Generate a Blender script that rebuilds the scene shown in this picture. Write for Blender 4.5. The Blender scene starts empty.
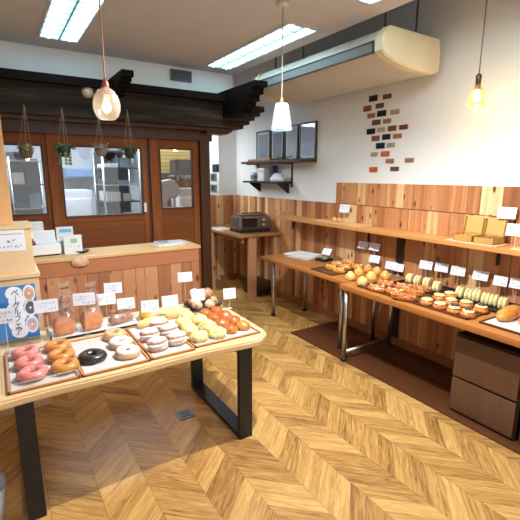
import bpy, bmesh, math, random
from mathutils import Vector, Matrix, noise

# ------------------------------------------------------------------ camera, world, lights, exposure
SC = bpy.context.scene
COL = SC.collection
CAM_H, FPX = 1.65, 410.0
PITCH, YAW, ROLL = math.radians(11.7), math.radians(32.6), math.radians(0.15)
_fw = Vector((math.sin(YAW)*math.cos(PITCH), math.cos(YAW)*math.cos(PITCH), -math.sin(PITCH)))
_rt = Vector((math.cos(YAW), -math.sin(YAW), 0))
_up = _rt.cross(_fw)
_rt = (_rt*math.cos(ROLL) + _up*math.sin(ROLL)).normalized()
_up = _rt.cross(_fw)
cam_d = bpy.data.cameras.new('camera')
cam_d.sensor_width = 36.0
cam_d.lens = 36.0*FPX/520.0
cam_d.clip_start = 0.05
cam = bpy.data.objects.new('camera', cam_d)
COL.objects.link(cam)
cam.matrix_world = Matrix(((_rt.x, _up.x, -_fw.x, 0), (_rt.y, _up.y, -_fw.y, 0), (_rt.z, _up.z, -_fw.z, CAM_H), (0, 0, 0, 1)))
SC.camera = cam

SC.view_settings.view_transform = 'Standard'
SC.view_settings.look = 'None'
SC.view_settings.gamma = 1.0
SC.view_settings.use_curve_mapping = False
SC.view_settings.exposure = 0.22

world = bpy.data.worlds.new('daylight')
SC.world = world
world.use_nodes = True
world.node_tree.nodes['Background'].inputs[0].default_value = (0.92, 0.96, 1.0, 1)
world.node_tree.nodes['Background'].inputs[1].default_value = 0.26

def area_light(name, loc, size, size_y, energy, color, rot):
    d = bpy.data.lights.new(name, 'AREA')
    d.shape = 'RECTANGLE'; d.size = size; d.size_y = size_y; d.energy = energy; d.color = color
    o = bpy.data.objects.new(name, d); COL.objects.link(o)
    o.location = loc; o.rotation_euler = rot
    return o
# daylight through the shop front behind the camera, and an added ceiling fill light out of the frame
area_light('shop_window_daylight', (0.9, -1.9, 1.5), 3.6, 2.0, 30, (0.93, 0.96, 1.0), (math.radians(90), 0, 0))
area_light('ceiling_fill_near', (1.75, 1.2, 2.74), 0.35, 0.9, 22, (0.95, 0.98, 1.0), (0, 0, 0))
area_light('kitchen_lamp', (1.2, 5.7, 2.5), 2.4, 0.6, 75, (0.84, 0.93, 1.0), (0, 0, 0))
def downlight(name, loc, energy, color, size=2.5, soft=0.05):
    d = bpy.data.lights.new(name, 'SPOT'); d.energy = energy; d.color = color; d.spot_size = size; d.spot_blend = 0.6; d.shadow_soft_size = soft
    o = bpy.data.objects.new(name, d); COL.objects.link(o); o.location = loc
    return o
# recessed downlight over the front edge of the bagel table (above the frame)
downlight('ceiling_downlight', (1.45, 1.84, 2.72), 225, (0.98, 0.98, 0.98), soft=0.03)

# ------------------------------------------------------------------ rays of the camera turned into points on real surfaces
def _ray(px, py):
    return _fw*FPX + _rt*(px-260) - _up*(py-260)
_C = Vector((0, 0, CAM_H))
def fz(px, py, z):
    d = _ray(px, py); return _C + d*((z-CAM_H)/d.z)
def fx(px, py, x):
    d = _ray(px, py); return _C + d*(x/d.x)
def fy(px, py, y):
    d = _ray(px, py); return _C + d*(y/d.y)

# ------------------------------------------------------------------ materials
MATS = {}
def _new(name):
    m = bpy.data.materials.new(name); m.use_nodes = True
    nt = m.node_tree
    return m, nt, nt.nodes['Principled BSDF']
def lin(c):
    return tuple(((v/255.0)/12.92 if v/255.0 <= 0.04045 else ((v/255.0+0.055)/1.055)**2.4) for v in c) + (1.0,)
def N(nt, t, **kw):
    n = nt.nodes.new(t)
    for k, v in kw.items(): setattr(n, k, v)
    return n
def setin(n, **kw):
    for k, v in kw.items(): n.inputs[k].default_value = v
def plain(name, rgb, rough=0.5, metal=0.0, var=0.06, scale=14.0, bump=0.0, coat=0.0, spec=0.5):
    if name in MATS: return MATS[name]
    m, nt, b = _new(name)
    c = lin(rgb)
    tc = N(nt, 'ShaderNodeTexCoord'); no = N(nt, 'ShaderNodeTexNoise'); ra = N(nt, 'ShaderNodeValToRGB')
    setin(no, Scale=scale, Detail=4.0)
    nt.links.new(tc.outputs['Object'], no.inputs['Vector'])
    nt.links.new(no.outputs['Fac'], ra.inputs['Fac'])
    ra.color_ramp.elements[0].position = 0.3; ra.color_ramp.elements[1].position = 0.7
    ra.color_ramp.elements[0].color = tuple(max(0, v*(1-var)) for v in c[:3]) + (1,)
    ra.color_ramp.elements[1].color = tuple(min(1, v*(1+var)) for v in c[:3]) + (1,)
    nt.links.new(ra.outputs['Color'], b.inputs['Base Color'])
    b.inputs['Roughness'].default_value = rough; b.inputs['Metallic'].default_value = metal
    b.inputs['Coat Weight'].default_value = coat; b.inputs['Specular IOR Level'].default_value = spec
    if bump:
        bp = N(nt, 'ShaderNodeBump'); setin(bp, Strength=bump, Distance=0.01)
        nt.links.new(no.outputs['Fac'], bp.inputs['Height']); nt.links.new(bp.outputs['Normal'], b.inputs['Normal'])
    MATS[name] = m
    return m
def ramp(nt, stops):
    r = N(nt, 'ShaderNodeValToRGB'); e = r.color_ramp.elements
    while len(e) < len(stops): e.new(0.5)
    for i, (p, c) in enumerate(stops):
        e[i].position = p; e[i].color = lin(c)
    return r
def wood(name, tones, axis='z', fine=22.0, grain=0.35, knots=0.0, rough=0.5, island=True, knot_rgb=(92, 48, 26), coat=0.0, stretch=0.07, knot_scale=5.0, spec=0.5):
    """boards: tone per board (island), streaky grain along axis, dark knots"""
    if name in MATS: return MATS[name]
    m, nt, b = _new(name); L = nt.links.new
    tc = N(nt, 'ShaderNodeTexCoord')
    geo = N(nt, 'ShaderNodeNewGeometry')
    off = N(nt, 'ShaderNodeVectorMath', operation='SCALE'); off.inputs[0].default_value = (17.3, 41.7, 29.1)
    L(geo.outputs['Random Per Island'], off.inputs['Scale'])
    add = N(nt, 'ShaderNodeVectorMath', operation='ADD')
    L(tc.outputs['Object'], add.inputs[0]); L(off.outputs[0], add.inputs[1])
    sc = {'x': (stretch, 1, 1), 'y': (1, stretch, 1), 'z': (1, 1, stretch)}[axis]
    mp = N(nt, 'ShaderNodeVectorMath', operation='MULTIPLY'); mp.inputs[1].default_value = sc
    L(add.outputs[0], mp.inputs[0])
    no = N(nt, 'ShaderNodeTexNoise'); setin(no, Scale=fine, Detail=5.0, Roughness=0.65, Distortion=0.6)
    L(mp.outputs[0], no.inputs['Vector'])
    n = len(tones)
    rp = ramp(nt, [(i/max(1, n-1), t) for i, t in enumerate(tones)])
    # tone = island random mixed with grain
    ma = N(nt, 'ShaderNodeMath', operation='MULTIPLY'); ma.inputs[1].default_value = 1.0 if island else 0.0
    L(geo.outputs['Random Per Island'], ma.inputs[0])
    g1 = N(nt, 'ShaderNodeMath', operation='SUBTRACT'); L(no.outputs['Fac'], g1.inputs[0]); g1.inputs[1].default_value = 0.5
    g2 = N(nt, 'ShaderNodeMath', operation='MULTIPLY_ADD'); L(g1.outputs[0], g2.inputs[0]); g2.inputs[1].default_value = grain*3.0
    if island: L(ma.outputs[0], g2.inputs[2])
    else: g2.inputs[2].default_value = 0.5
    L(g2.outputs[0], rp.inputs['Fac'])
    col = rp.outputs['Color']
    if knots > 0:
        ks = {'x': (0.45, 1, 1), 'y': (1, 0.45, 1), 'z': (1, 1, 0.45)}[axis]
        km = N(nt, 'ShaderNodeVectorMath', operation='MULTIPLY'); km.inputs[1].default_value = ks
        L(add.outputs[0], km.inputs[0])
        vo = N(nt, 'ShaderNodeTexVoronoi'); setin(vo, Scale=knot_scale, Randomness=1.0)
        L(km.outputs[0], vo.inputs['Vector'])
        kr = N(nt, 'ShaderNodeMapRange'); setin(kr, **{'From Min': 0.06*knots, 'From Max': 0.16*knots, 'To Min': 1.0, 'To Max': 0.0})
        L(vo.outputs['Distance'], kr.inputs['Value'])
        mx = N(nt, 'ShaderNodeMix', data_type='RGBA')
        L(kr.outputs['Result'], mx.inputs['Factor']); L(col, mx.inputs['A']); mx.inputs['B'].default_value = lin(knot_rgb)
        col = mx.outputs['Result']
    L(col, b.inputs['Base Color'])
    b.inputs['Roughness'].default_value = rough; b.inputs['Coat Weight'].default_value = coat; b.inputs['Specular IOR Level'].default_value = spec
    bp = N(nt, 'ShaderNodeBump'); setin(bp, Strength=0.15, Distance=0.004)
    L(no.outputs['Fac'], bp.inputs['Height']); L(bp.outputs['Normal'], b.inputs['Normal'])
    MATS[name] = m
    return m
def crust(name, low, high, rough=0.4, scale=9.0, coat=0.0, spots=None, bump=0.25, top=None):
    """baked goods: mottled crust; top = colour dusted or baked onto the upper side (object z)"""
    if name in MATS: return MATS[name]
    m, nt, b = _new(name); L = nt.links.new
    tc = N(nt, 'ShaderNodeTexCoord'); no = N(nt, 'ShaderNodeTexNoise'); setin(no, Scale=scale*3, Detail=5.0)
    oi = N(nt, 'ShaderNodeObjectInfo')
    of = N(nt, 'ShaderNodeVectorMath', operation='SCALE'); of.inputs[0].default_value = (9, 5, 7); L(oi.outputs['Random'], of.inputs['Scale'])
    ad = N(nt, 'ShaderNodeVectorMath', operation='ADD'); L(tc.outputs['Object'], ad.inputs[0]); L(of.outputs[0], ad.inputs[1])
    L(ad.outputs[0], no.inputs['Vector'])
    rp = ramp(nt, [(0.3, low), (0.7, high)]); L(no.outputs['Fac'], rp.inputs['Fac'])
    col = rp.outputs['Color']
    if top:
        sp = N(nt, 'ShaderNodeSeparateXYZ'); L(tc.outputs['Generated'], sp.inputs[0])
        a2 = N(nt, 'ShaderNodeMath', operation='MULTIPLY_ADD'); L(no.outputs['Fac'], a2.inputs[0]); a2.inputs[1].default_value = 0.5; L(sp.outputs['Z'], a2.inputs[2])
        mr = N(nt, 'ShaderNodeMapRange'); setin(mr, **{'From Min': top[1], 'From Max': top[2]}); L(a2.outputs[0], mr.inputs['Value'])
        mx = N(nt, 'ShaderNodeMix', data_type='RGBA'); L(mr.outputs['Result'], mx.inputs['Factor']); L(col, mx.inputs['A']); mx.inputs['B'].default_value = lin(top[0])
        col = mx.outputs['Result']
    if spots:
        vo = N(nt, 'ShaderNodeTexVoronoi'); setin(vo, Scale=spots[1]); L(ad.outputs[0], vo.inputs['Vector'])
        mr = N(nt, 'ShaderNodeMapRange'); setin(mr, **{'From Min': spots[2], 'From Max': spots[2]+0.08, 'To Min': 1.0, 'To Max': 0.0}); L(vo.outputs['Distance'], mr.inputs['Value'])
        mx = N(nt, 'ShaderNodeMix', data_type='RGBA'); L(mr.outputs['Result'], mx.inputs['Factor']); L(col, mx.inputs['A']); mx.inputs['B'].default_value = lin(spots[0])
        col = mx.outputs['Result']
    L(col, b.inputs['Base Color'])
    b.inputs['Roughness'].default_value = rough; b.inputs['Coat Weight'].default_value = coat; b.inputs['Coat Roughness'].default_value = 0.15
    b.inputs['Subsurface Weight'].default_value = 0.0
    bp = N(nt, 'ShaderNodeBump'); setin(bp, Strength=bump, Distance=0.01); L(no.outputs['Fac'], bp.inputs['Height']); L(bp.outputs['Normal'], b.inputs['Normal'])
    MATS[name] = m
    return m
def emit(name, rgb, strength):
    if name in MATS: return MATS[name]
    m, nt, b = _new(name)
    b.inputs['Base Color'].default_value = lin(rgb)
    b.inputs['Emission Color'].default_value = lin(rgb); b.inputs['Emission Strength'].default_value = strength
    MATS[name] = m
    return m
def clear(name, tint=(255, 255, 255), gloss=0.12, rough=0.05, haze=0.0, haze_rgb=(255, 255, 255)):
    """thin clear sheet: transparent with fresnel gloss, optional milky film"""
    if name in MATS: return MATS[name]
    m = bpy.data.materials.new(name); m.use_nodes = True
    nt = m.node_tree; nt.nodes.clear(); L = nt.links.new
    out = N(nt, 'ShaderNodeOutputMaterial'); tr = N(nt, 'ShaderNodeBsdfTransparent'); gl = N(nt, 'ShaderNodeBsdfGlossy')
    tr.inputs[0].default_value = lin(tint); gl.inputs['Roughness'].default_value = rough
    no = N(nt, 'ShaderNodeTexNoise'); setin(no, Scale=30.0); bp = N(nt, 'ShaderNodeBump'); setin(bp, Strength=0.12, Distance=0.01)
    tc = N(nt, 'ShaderNodeTexCoord'); L(tc.outputs['Object'], no.inputs['Vector'])
    L(no.outputs['Fac'], bp.inputs['Height'])
    if rough > 0.08: L(bp.outputs['Normal'], gl.inputs['Normal'])
    fr = N(nt, 'ShaderNodeLayerWeight'); fr.inputs['Blend'].default_value = 0.5
    pw = N(nt, 'ShaderNodeMath', operation='POWER'); L(fr.outputs['Facing'], pw.inputs[0]); pw.inputs[1].default_value = 4.0
    ad = N(nt, 'ShaderNodeMath', operation='MULTIPLY_ADD'); L(pw.outputs[0], ad.inputs[0]); ad.inputs[1].default_value = 0.5; ad.inputs[2].default_value = gloss; ad.use_clamp = True
    mx = N(nt, 'ShaderNodeMixShader'); L(ad.outputs[0], mx.inputs[0]); L(tr.outputs[0], mx.inputs[1]); L(gl.outputs[0], mx.inputs[2])
    last = mx.outputs[0]
    if haze:
        df = N(nt, 'ShaderNodeBsdfDiffuse'); df.inputs[0].default_value = lin(haze_rgb)
        m2 = N(nt, 'ShaderNodeMixShader'); m2.inputs[0].default_value = haze
        L(last, m2.inputs[1]); L(df.outputs[0], m2.inputs[2]); last = m2.outputs[0]
    L(last, out.inputs[0])
    MATS[name] = m
    return m
def chevron_floor():
    m, nt, b = _new('chevron_oak'); L = nt.links.new
    W, PW, SL = 0.235, 0.115, 0.95      # column width, board pitch along the column, slope of the boards
    tc = N(nt, 'ShaderNodeTexCoord'); sp = N(nt, 'ShaderNodeSeparateXYZ'); L(tc.outputs['Object'], sp.inputs[0])
    def M(op, a, bb=None, c=None):
        n = N(nt, 'ShaderNodeMath', operation=op)
        for i, v in enumerate((a, bb, c)):
            if v is None: continue
            if isinstance(v, (int, float)): n.inputs[i].default_value = v
            else: L(v, n.inputs[i])
        return n.outputs[0]
    xs = M('MULTIPLY_ADD', sp.outputs['X'], 1/W, 100.0 - 1.475/W)
    ci = M('FLOOR', xs); u = M('SUBTRACT', xs, ci)
    par = M('MODULO', ci, 2.0)
    sgn = M('MULTIPLY_ADD', par, -2.0, 1.0)
    uc = M('SUBTRACT', u, 0.5)
    v = M('MULTIPLY_ADD', M('MULTIPLY', uc, sgn), W*SL, sp.outputs['Y'])
    vs = M('MULTIPLY_ADD', v, 1/PW, 200.0)
    pi_ = M('FLOOR', vs); fv = M('SUBTRACT', vs, pi_)
    # board id -> tone
    cv = N(nt, 'ShaderNodeCombineXYZ'); L(ci, cv.inputs[0]); L(pi_, cv.inputs[1])
    wn = N(nt, 'ShaderNodeTexWhiteNoise', noise_dimensions='2D'); L(cv.outputs[0], wn.inputs['Vector'])
    # grain runs along the board
    al = M('MULTIPLY', M('MULTIPLY', uc, W), 1.3)
    gv = N(nt, 'ShaderNodeCombineXYZ'); L(M('MULTIPLY', al, 2.2), gv.inputs[0]); L(M('MULTIPLY', v, 16.0), gv.inputs[1]); L(M('MULTIPLY', wn.outputs['Value'], 60.0), gv.inputs[2])
    no = N(nt, 'ShaderNodeTexNoise'); setin(no, Scale=2.2, Detail=5.0, Roughness=0.65, Distortion=1.2); L(gv.outputs[0], no.inputs['Vector'])
    # broad streaks running from board to board
    tone = M('MULTIPLY_ADD', M('SUBTRACT', no.outputs['Fac'], 0.5), 1.6, M('MULTIPLY_ADD', wn.outputs['Value'], 0.46, 0.30))
    rp = ramp(nt, [(0.0, (112, 76, 38)), (0.3, (162, 118, 62)), (0.6, (196, 150, 84)), (1.0, (220, 178, 108))]); L(tone, rp.inputs['Fac'])
    # joints
    e1 = M('MINIMUM', fv, M('SUBTRACT', 1.0, fv)); e2 = M('MULTIPLY', M('MINIMUM', u, M('SUBTRACT', 1.0, u)), W/PW)
    e = M('MINIMUM', e1, e2)
    mr = N(nt, 'ShaderNodeMapRange'); setin(mr, **{'From Min': 0.008, 'From Max': 0.03, 'To Min': 0.4, 'To Max': 0.0}); L(e, mr.inputs['Value'])
    mx = N(nt, 'ShaderNodeMix', data_type='RGBA'); L(mr.outputs['Result'], mx.inputs['Factor']); L(rp.outputs['Color'], mx.inputs['A']); mx.inputs['B'].default_value = lin((92, 60, 30))
    L(mx.outputs['Result'], b.inputs['Base Color'])
    b.inputs['Roughness'].default_value = 0.42
    b.inputs['Specular IOR Level'].default_value = 0.4
    bp = N(nt, 'ShaderNodeBump'); setin(bp, Strength=0.06, Distance=0.003); L(no.outputs['Fac'], bp.inputs['Height']); L(bp.outputs['Normal'], b.inputs['Normal'])
    return m

WHITEWALL = plain('white_wall', (232, 231, 229), 0.85, var=0.015, scale=3)
CEILM = plain('ceiling_paper', (200, 200, 206), 0.9, var=0.02, scale=5)
PANEL = wood('cedar_planks', [(140, 84, 50), (172, 110, 68), (204, 144, 94), (190, 126, 80), (224, 176, 122), (234, 200, 152)], 'z', knots=1.3, knot_scale=11.5, grain=0.30, rough=0.55, fine=17, stretch=.035)
COUNTERP = wood('counter_planks', [(160, 104, 70), (186, 128, 90), (200, 146, 106), (176, 118, 82)], 'z', knots=1.45, knot_scale=10.0, grain=0.16, rough=0.55, fine=26)
COUNTERX = wood('counter_rail', [(160, 100, 66), (186, 124, 86)], 'x', knots=1.45, knot_scale=10.0, grain=0.2, rough=0.55)
SHELFW_Y = wood('shelf_wood', [(176, 118, 62), (200, 142, 80), (218, 164, 100)], 'y', knots=0.0, grain=0.3, rough=0.4, island=False)
TABLEW_Y = wood('display_table_wood', [(150, 90, 42), (178, 114, 58), (200, 138, 76)], 'y', grain=0.3, rough=0.35, island=False)
LIVE = wood('live_edge_wood', [(208, 166, 116), (230, 194, 144), (240, 212, 170)], 'x', grain=0.3, rough=0.4, island=False, fine=9)
LIGHTW = wood('pale_wood', [(214, 176, 130), (228, 194, 150), (236, 206, 166)], 'x', grain=0.2, rough=0.5, island=False)
LIGHTWZ = wood('pale_post_wood', [(204, 146, 88), (222, 170, 112), (234, 190, 134)], 'z', grain=0.3, rough=0.5, island=False)
DOORW = wood('reddish_door_wood', [(112, 60, 28), (144, 82, 42), (172, 106, 58)], 'z', grain=0.4, rough=0.5, island=False, fine=14, spec=0.2)
DOORX = wood('reddish_rail_wood', [(102, 54, 26), (132, 74, 38), (158, 94, 52)], 'x', grain=0.4, rough=0.5, island=False, fine=14, spec=0.2)
DOORDARK = wood('dark_jamb_wood', [(50, 27, 15), (72, 40, 22), (96, 54, 30)], 'z', grain=0.3, rough=0.45, island=False)
BEAM = wood('smoked_beam_wood', [(14, 10, 8), (44, 34, 26), (92, 74, 58)], 'x', grain=0.6, rough=0.6, island=False, fine=12, knots=0.5, knot_rgb=(22, 14, 10), spec=0.12)
BEAMDARK = wood('black_beam_wood', [(12, 9, 8), (20, 15, 13), (28, 22, 18)], 'y', grain=0.3, rough=0.7, island=False, spec=0.08)
WALNUT_Y = wood('walnut_drawer', [(74, 48, 34), (100, 68, 50), (122, 88, 66)], 'z', grain=0.3, rough=0.45, island=False, fine=30)
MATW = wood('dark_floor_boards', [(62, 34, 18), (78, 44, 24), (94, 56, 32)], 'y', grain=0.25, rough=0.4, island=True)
DARKSHELF = wood('dark_wall_shelf', [(56, 34, 22), (78, 48, 32)], 'y', grain=0.3, rough=0.5, island=False)
TRAYW = wood('tray_wood', [(176, 112, 60), (198, 136, 80), (212, 156, 100)], 'x', grain=0.25, rough=0.5, island=False)
BLACKM = plain('black_steel', (22, 25, 32), 0.4, 0.0, var=0.1)
BLACKP = plain('black_plastic', (24, 22, 22), 0.45)
CHROME = plain('chrome', (190, 186, 182), 0.32, 1.0, var=0.04)
STEEL = plain('brushed_steel', (176, 178, 180), 0.35, 0.9)
WHITEP = plain('white_plastic', (238, 239, 240), 0.4, var=0.02)
WHITEC = plain('white_card', (230, 234, 242), 0.6, var=0.01)
INK = plain('blue_grey_ink', (108, 122, 168), 0.7)
INKD = plain('dark_ink', (44, 48, 72), 0.7)
PAPER = plain('greaseproof_paper', (208, 202, 198), 0.6, var=0.04, scale=30)
CREAMP = plain('aged_cream_plastic', (222, 206, 172), 0.45, var=0.05, scale=5)
GREYSLOT = plain('grey_grille', (112, 114, 112), 0.5)
BRASS = plain('brass', (176, 138, 70), 0.35, 0.9)
CLEAR = clear('clear_plastic', rough=0.1, gloss=0.04, haze=0.06)
BAG = clear('cellophane', rough=0.12, gloss=0.06, haze=0.05)
PANE = clear('door_glass', gloss=0.05, rough=0.01)
LAMPGLASS = clear('lamp_glass', gloss=0.10, rough=0.06, haze=0.10)
PICGLASS = clear('picture_glass', gloss=0.03, rough=0.02)

# ------------------------------------------------------------------ mesh helpers
def bm_new(): return bmesh.new()
def box(bm, x0, x1, y0, y1, z0, z1, bev=0.0):
    vs = [bm.verts.new((x, y, z)) for x in (x0, x1) for y in (y0, y1) for z in (z0, z1)]
    fs = [(0, 1, 3, 2), (4, 6, 7, 5), (0, 4, 5, 1), (2, 3, 7, 6), (0, 2, 6, 4), (1, 5, 7, 3)]
    faces = [bm.faces.new([vs[i] for i in f]) for f in fs]
    if bev > 0:
        edges = list({e for f in faces for e in f.edges})
        bmesh.ops.bevel(bm, geom=edges, offset=bev, segments=2, affect='EDGES', profile=0.6)
    return bm
def tube(bm, pts, r, seg=8, cap=True):
    pts = [Vector(p) for p in pts]
    rs = r if isinstance(r, (list, tuple)) else [r]*len(pts)
    rings = []; prev = None
    for i, p in enumerate(pts):
        t = (pts[min(i+1, len(pts)-1)] - pts[max(i-1, 0)]).normalized()
        if prev is None:
            a = Vector((0, 0, 1)) if abs(t.z) < 0.9 else Vector((1, 0, 0))
            n = t.cross(a).normalized()
        else:
            n = (prev - t*prev.dot(t)).normalized()
        prev = n; bq = t.cross(n)
        rings.append([bm.verts.new(p + (n*math.cos(2*math.pi*k/seg) + bq*math.sin(2*math.pi*k/seg))*rs[i]) for k in range(seg)])
    for a, b in zip(rings, rings[1:]):
        for k in range(seg):
            bm.faces.new((a[k], a[(k+1) % seg], b[(k+1) % seg], b[k]))
    if cap:
        bm.faces.new(list(reversed(rings[0]))); bm.faces.new(rings[-1])
    return bm
def lathe(bm, prof, seg=24, c=(0, 0, 0), close=True):
    rings = []
    for r, z in prof:
        if r < 1e-5: rings.append([bm.verts.new((c[0], c[1], c[2]+z))])
        else: rings.append([bm.verts.new((c[0]+r*math.cos(2*math.pi*k/seg), c[1]+r*math.sin(2*math.pi*k/seg), c[2]+z)) for k in range(seg)])
    for a, b in zip(rings, rings[1:]):
        for k in range(seg):
            q = (k+1) % seg
            if len(a) == 1 and len(b) == 1: continue
            if len(a) == 1: bm.faces.new((a[0], b[q], b[k]))
            elif len(b) == 1: bm.faces.new((a[k], a[q], b[0]))
            else: bm.faces.new((a[k], a[q], b[q], b[k]))
    return bm
def prism(bm, poly, axis, a0, a1):
    """extrude a 2D polygon along an axis; poly coords are the other two axes in xyz order"""
    def P(u, v, a): return {'x': (a, u, v), 'y': (u, a, v), 'z': (u, v, a)}[axis]
    A = [bm.verts.new(P(u, v, a0)) for u, v in poly]; B = [bm.verts.new(P(u, v, a1)) for u, v in poly]
    n = len(poly)
    bm.faces.new(A); bm.faces.new(list(reversed(B)))
    for i in range(n): bm.faces.new((A[i], B[i], B[(i+1) % n], A[(i+1) % n]))
    bmesh.ops.recalc_face_normals(bm, faces=bm.faces[:])
    return bm
def blob(bm, sx, sy, sz, c=(0, 0, 0), amp=0.06, freq=2.0, seed=0, sub=3, flat=0.35, rot=0.0, power=1.0):
    """a dough lump: rounded, flat underneath; c is its base centre, sizes are full"""
    t = bmesh.new(); bmesh.ops.create_icosphere(t, subdivisions=sub, radius=1.0)
    o = Vector((seed*3.7, seed*1.9, seed*5.3))
    R = Matrix.Rotation(rot, 3, 'Z')
    for v in t.verts:
        p = v.co.copy()
        k = 1 + amp*noise.noise(p*freq+o)*2
        p = Vector((math.copysign(abs(p.x)**power, p.x), math.copysign(abs(p.y)**power, p.y), p.z))*k
        if p.z < -flat: p.z = -flat + (p.z+flat)*0.08
        p.z = (p.z + flat*1.05)/(1+flat)
        q = R @ Vector((p.x*sx/2, p.y*sy/2, 0))
        v.co = Vector((c[0]+q.x, c[1]+q.y, c[2]+max(0, p.z)*sz))
    me = bpy.data.meshes.new('tmp'); t.to_mesh(me); t.free(); bm.from_mesh(me); bpy.data.meshes.remove(me)
    return bm
def torus(bm, R, r, sz=1.0, seg=28, ring=12, c=(0, 0, 0), amp=0.08, seed=0):
    vs = []
    for i in range(seg):
        a = 2*math.pi*i/seg; row = []
        for j in range(ring):
            t = 2*math.pi*j/ring
            k = 1 + amp*noise.noise(Vector((math.cos(a)*1.6, math.sin(a)*1.6, seed*2.3)))*1.6 + 0.04*noise.noise(Vector((math.cos(a)*4, math.sin(a)*4+t, seed)))
            rr = R + r*k*math.cos(t); z = r*k*math.sin(t)*sz
            z = max(z, -r*0.7*sz)
            row.append(bm.verts.new((c[0]+rr*math.cos(a), c[1]+rr*math.sin(a), c[2]+z+r*0.7*sz)))
        vs.append(row)
    for i in range(seg):
        for j in range(ring):
            bm.faces.new((vs[i][j], vs[(i+1) % seg][j], vs[(i+1) % seg][(j+1) % ring], vs[i][(j+1) % ring]))
    return bm
def obj(name, bm, mat, parent=None, smooth=False, world=False, auto=None):
    """link one mesh object; world=True: vertices were given in world space, made local to the parent"""
    if world and parent is not None:
        o = Vector((0, 0, 0)); p = parent; M = Matrix.Identity(4); chain = []
        while p is not None: chain.append(p); p = p.parent
        for p in reversed(chain): M = M @ p.matrix_basis
        bm.transform(M.inverted())
    bmesh.ops.recalc_face_normals(bm, faces=bm.faces[:])
    me = bpy.data.meshes.new(name)
    bm.to_mesh(me); bm.free()
    if smooth:
        for p in me.polygons: p.use_smooth = True
    if auto is not None:
        for p in me.polygons: p.use_smooth = True
        try: me.set_sharp_from_angle(angle=math.radians(auto))
        except Exception: pass
    ob = bpy.data.objects.new(name, me)
    for mm in (mat if isinstance(mat, (list, tuple)) else [mat]): me.materials.append(mm)
    COL.objects.link(ob)
    if parent is not None: ob.parent = parent
    return ob
def tag(o, label, cat, group=None, kind=None):
    o['label'] = label; o['category'] = cat
    if group: o['group'] = group
    if kind: o['kind'] = kind
    return o
def thing(name, label, cat, loc=(0, 0, 0), rotz=0.0, group=None):
    o = bpy.data.objects.new(name, None); COL.objects.link(o)
    o.empty_display_size = 0.05
    o.location = loc; o.rotation_euler = (0, 0, rotz)
    return tag(o, label, cat, group)
def struct(name, bm, m, label=None):
    o = obj(name, bm, m); o['kind'] = 'structure'
    if label: o['label'] = label
    return o
def dup(root, loc, rotz, label, group=None):
    r = root.copy(); COL.objects.link(r); r.location = loc; r.rotation_euler = (0, 0, rotz); r['label'] = label
    if group: r['group'] = group
    for ch in list(root.children):
        c = ch.copy(); COL.objects.link(c); c.parent = r
        for g in ch.children:
            d = g.copy(); COL.objects.link(d); d.parent = c
    return r
def planks(bm, axis, a0, a1, w0, w1, z0, z1, t0, t1, seed=1, gap=0.003):
    """vertical boards side by side along axis from a0 to a1"""
    rnd = random.Random(seed); a = a0
    while a < a1-1e-4:
        w = rnd.uniform(w0, w1); b = min(a1, a+w)
        if a1-b < w0*0.5: b = a1
        if axis == 'y': box(bm, t0, t1, a+gap/2, b-gap/2, z0, z1)
        else: box(bm, a+gap/2, b-gap/2, t0, t1, z0, z1)
        a = b
    return bm

# ------------------------------------------------------------------ the setting
WX, CZ, CE = 3.2, 2.77, 2.44          # right wall, ceiling height, edge of the dropped ceiling
bm = bm_new(); box(bm, -3.0, 3.4, -2.2, 7.2, -0.05, 0.0); struct('floor', bm, chevron_floor())
bm = bm_new(); box(bm, WX, WX+0.12, -2.2, 5.7, 0, 3.2); struct('wall_right', bm, WHITEWALL)
bm = bm_new()
box(bm, 2.9, WX+0.12, 5.7, 5.82, 0, 3.2); box(bm, 2.9, 2.98, 5.82, 7.0, 0, 3.2)
struct('wall_back', bm, WHITEWALL)
bm = bm_new(); box(bm, -3.0, 2.98, 7.0, 7.1, 0, 3.2); struct('wall_kitchen', bm, plain('kitchen_wall', (176, 184, 190), 0.8))
bm = bm_new(); box(bm, -3.0, -2.9, -2.2, 7.1, 0, 3.2); struct('wall_left', bm, WHITEWALL)
bm = bm_new(); box(bm, -3.0, CE, -2.2, 4.5, CZ, CZ+0.4); struct('ceiling', bm, CEILM)
bm = bm_new(); box(bm, -3.0, 3.4, -2.2, 7.2, 3.2, 3.3); struct('ceiling_slab', bm, plain('slab_paint', (84, 76, 70), 0.9))
bm = bm_new(); box(bm, -3.0, CE, 4.4, 4.5, 2.19, CZ); box(bm, -3.0, CE, 4.5, 4.62, 2.19, 3.2); struct('wall_header', bm, WHITEWALL)

# wainscot: lower boards along the right wall and the back, a taller run towards the viewer
bm = bm_new()
planks(bm, 'y', -1.2, 5.68, 0.05, 0.135, 0.09, 1.345, WX-0.02, WX, 5)
struct('trim_wainscot_right', bm, PANEL)
bm = bm_new(); planks(bm, 'y', -1.2, 3.41, 0.07, 0.17, 1.352, 1.572, WX-0.024, WX, 23)
struct('trim_upper_boards', bm, PANEL)
bm = bm_new(); planks(bm, 'x', 2.55, WX-0.02, 0.07, 0.14, 0.09, 1.345, 5.68, 5.7, 9)
planks(bm, 'y', 5.82, 6.9, 0.09, 0.14, 0.09, 1.345, 2.88, 2.9, 3)
struct('trim_wainscot_back', bm, PANEL)
bm = bm_new(); box(bm, WX-0.032, WX, -1.2, 5.67, 0, 0.09, 0.004)
struct('baseboard_right', bm, wood('baseboard_wood', [(150, 92, 50), (184, 120, 70)], 'y', island=False))
bm = bm_new(); box(bm, 2.9, WX-0.032, 5.668, 5.7, 0, 0.09, 0.004); struct('baseboard_back', bm, MATS['baseboard_wood'])

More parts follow.
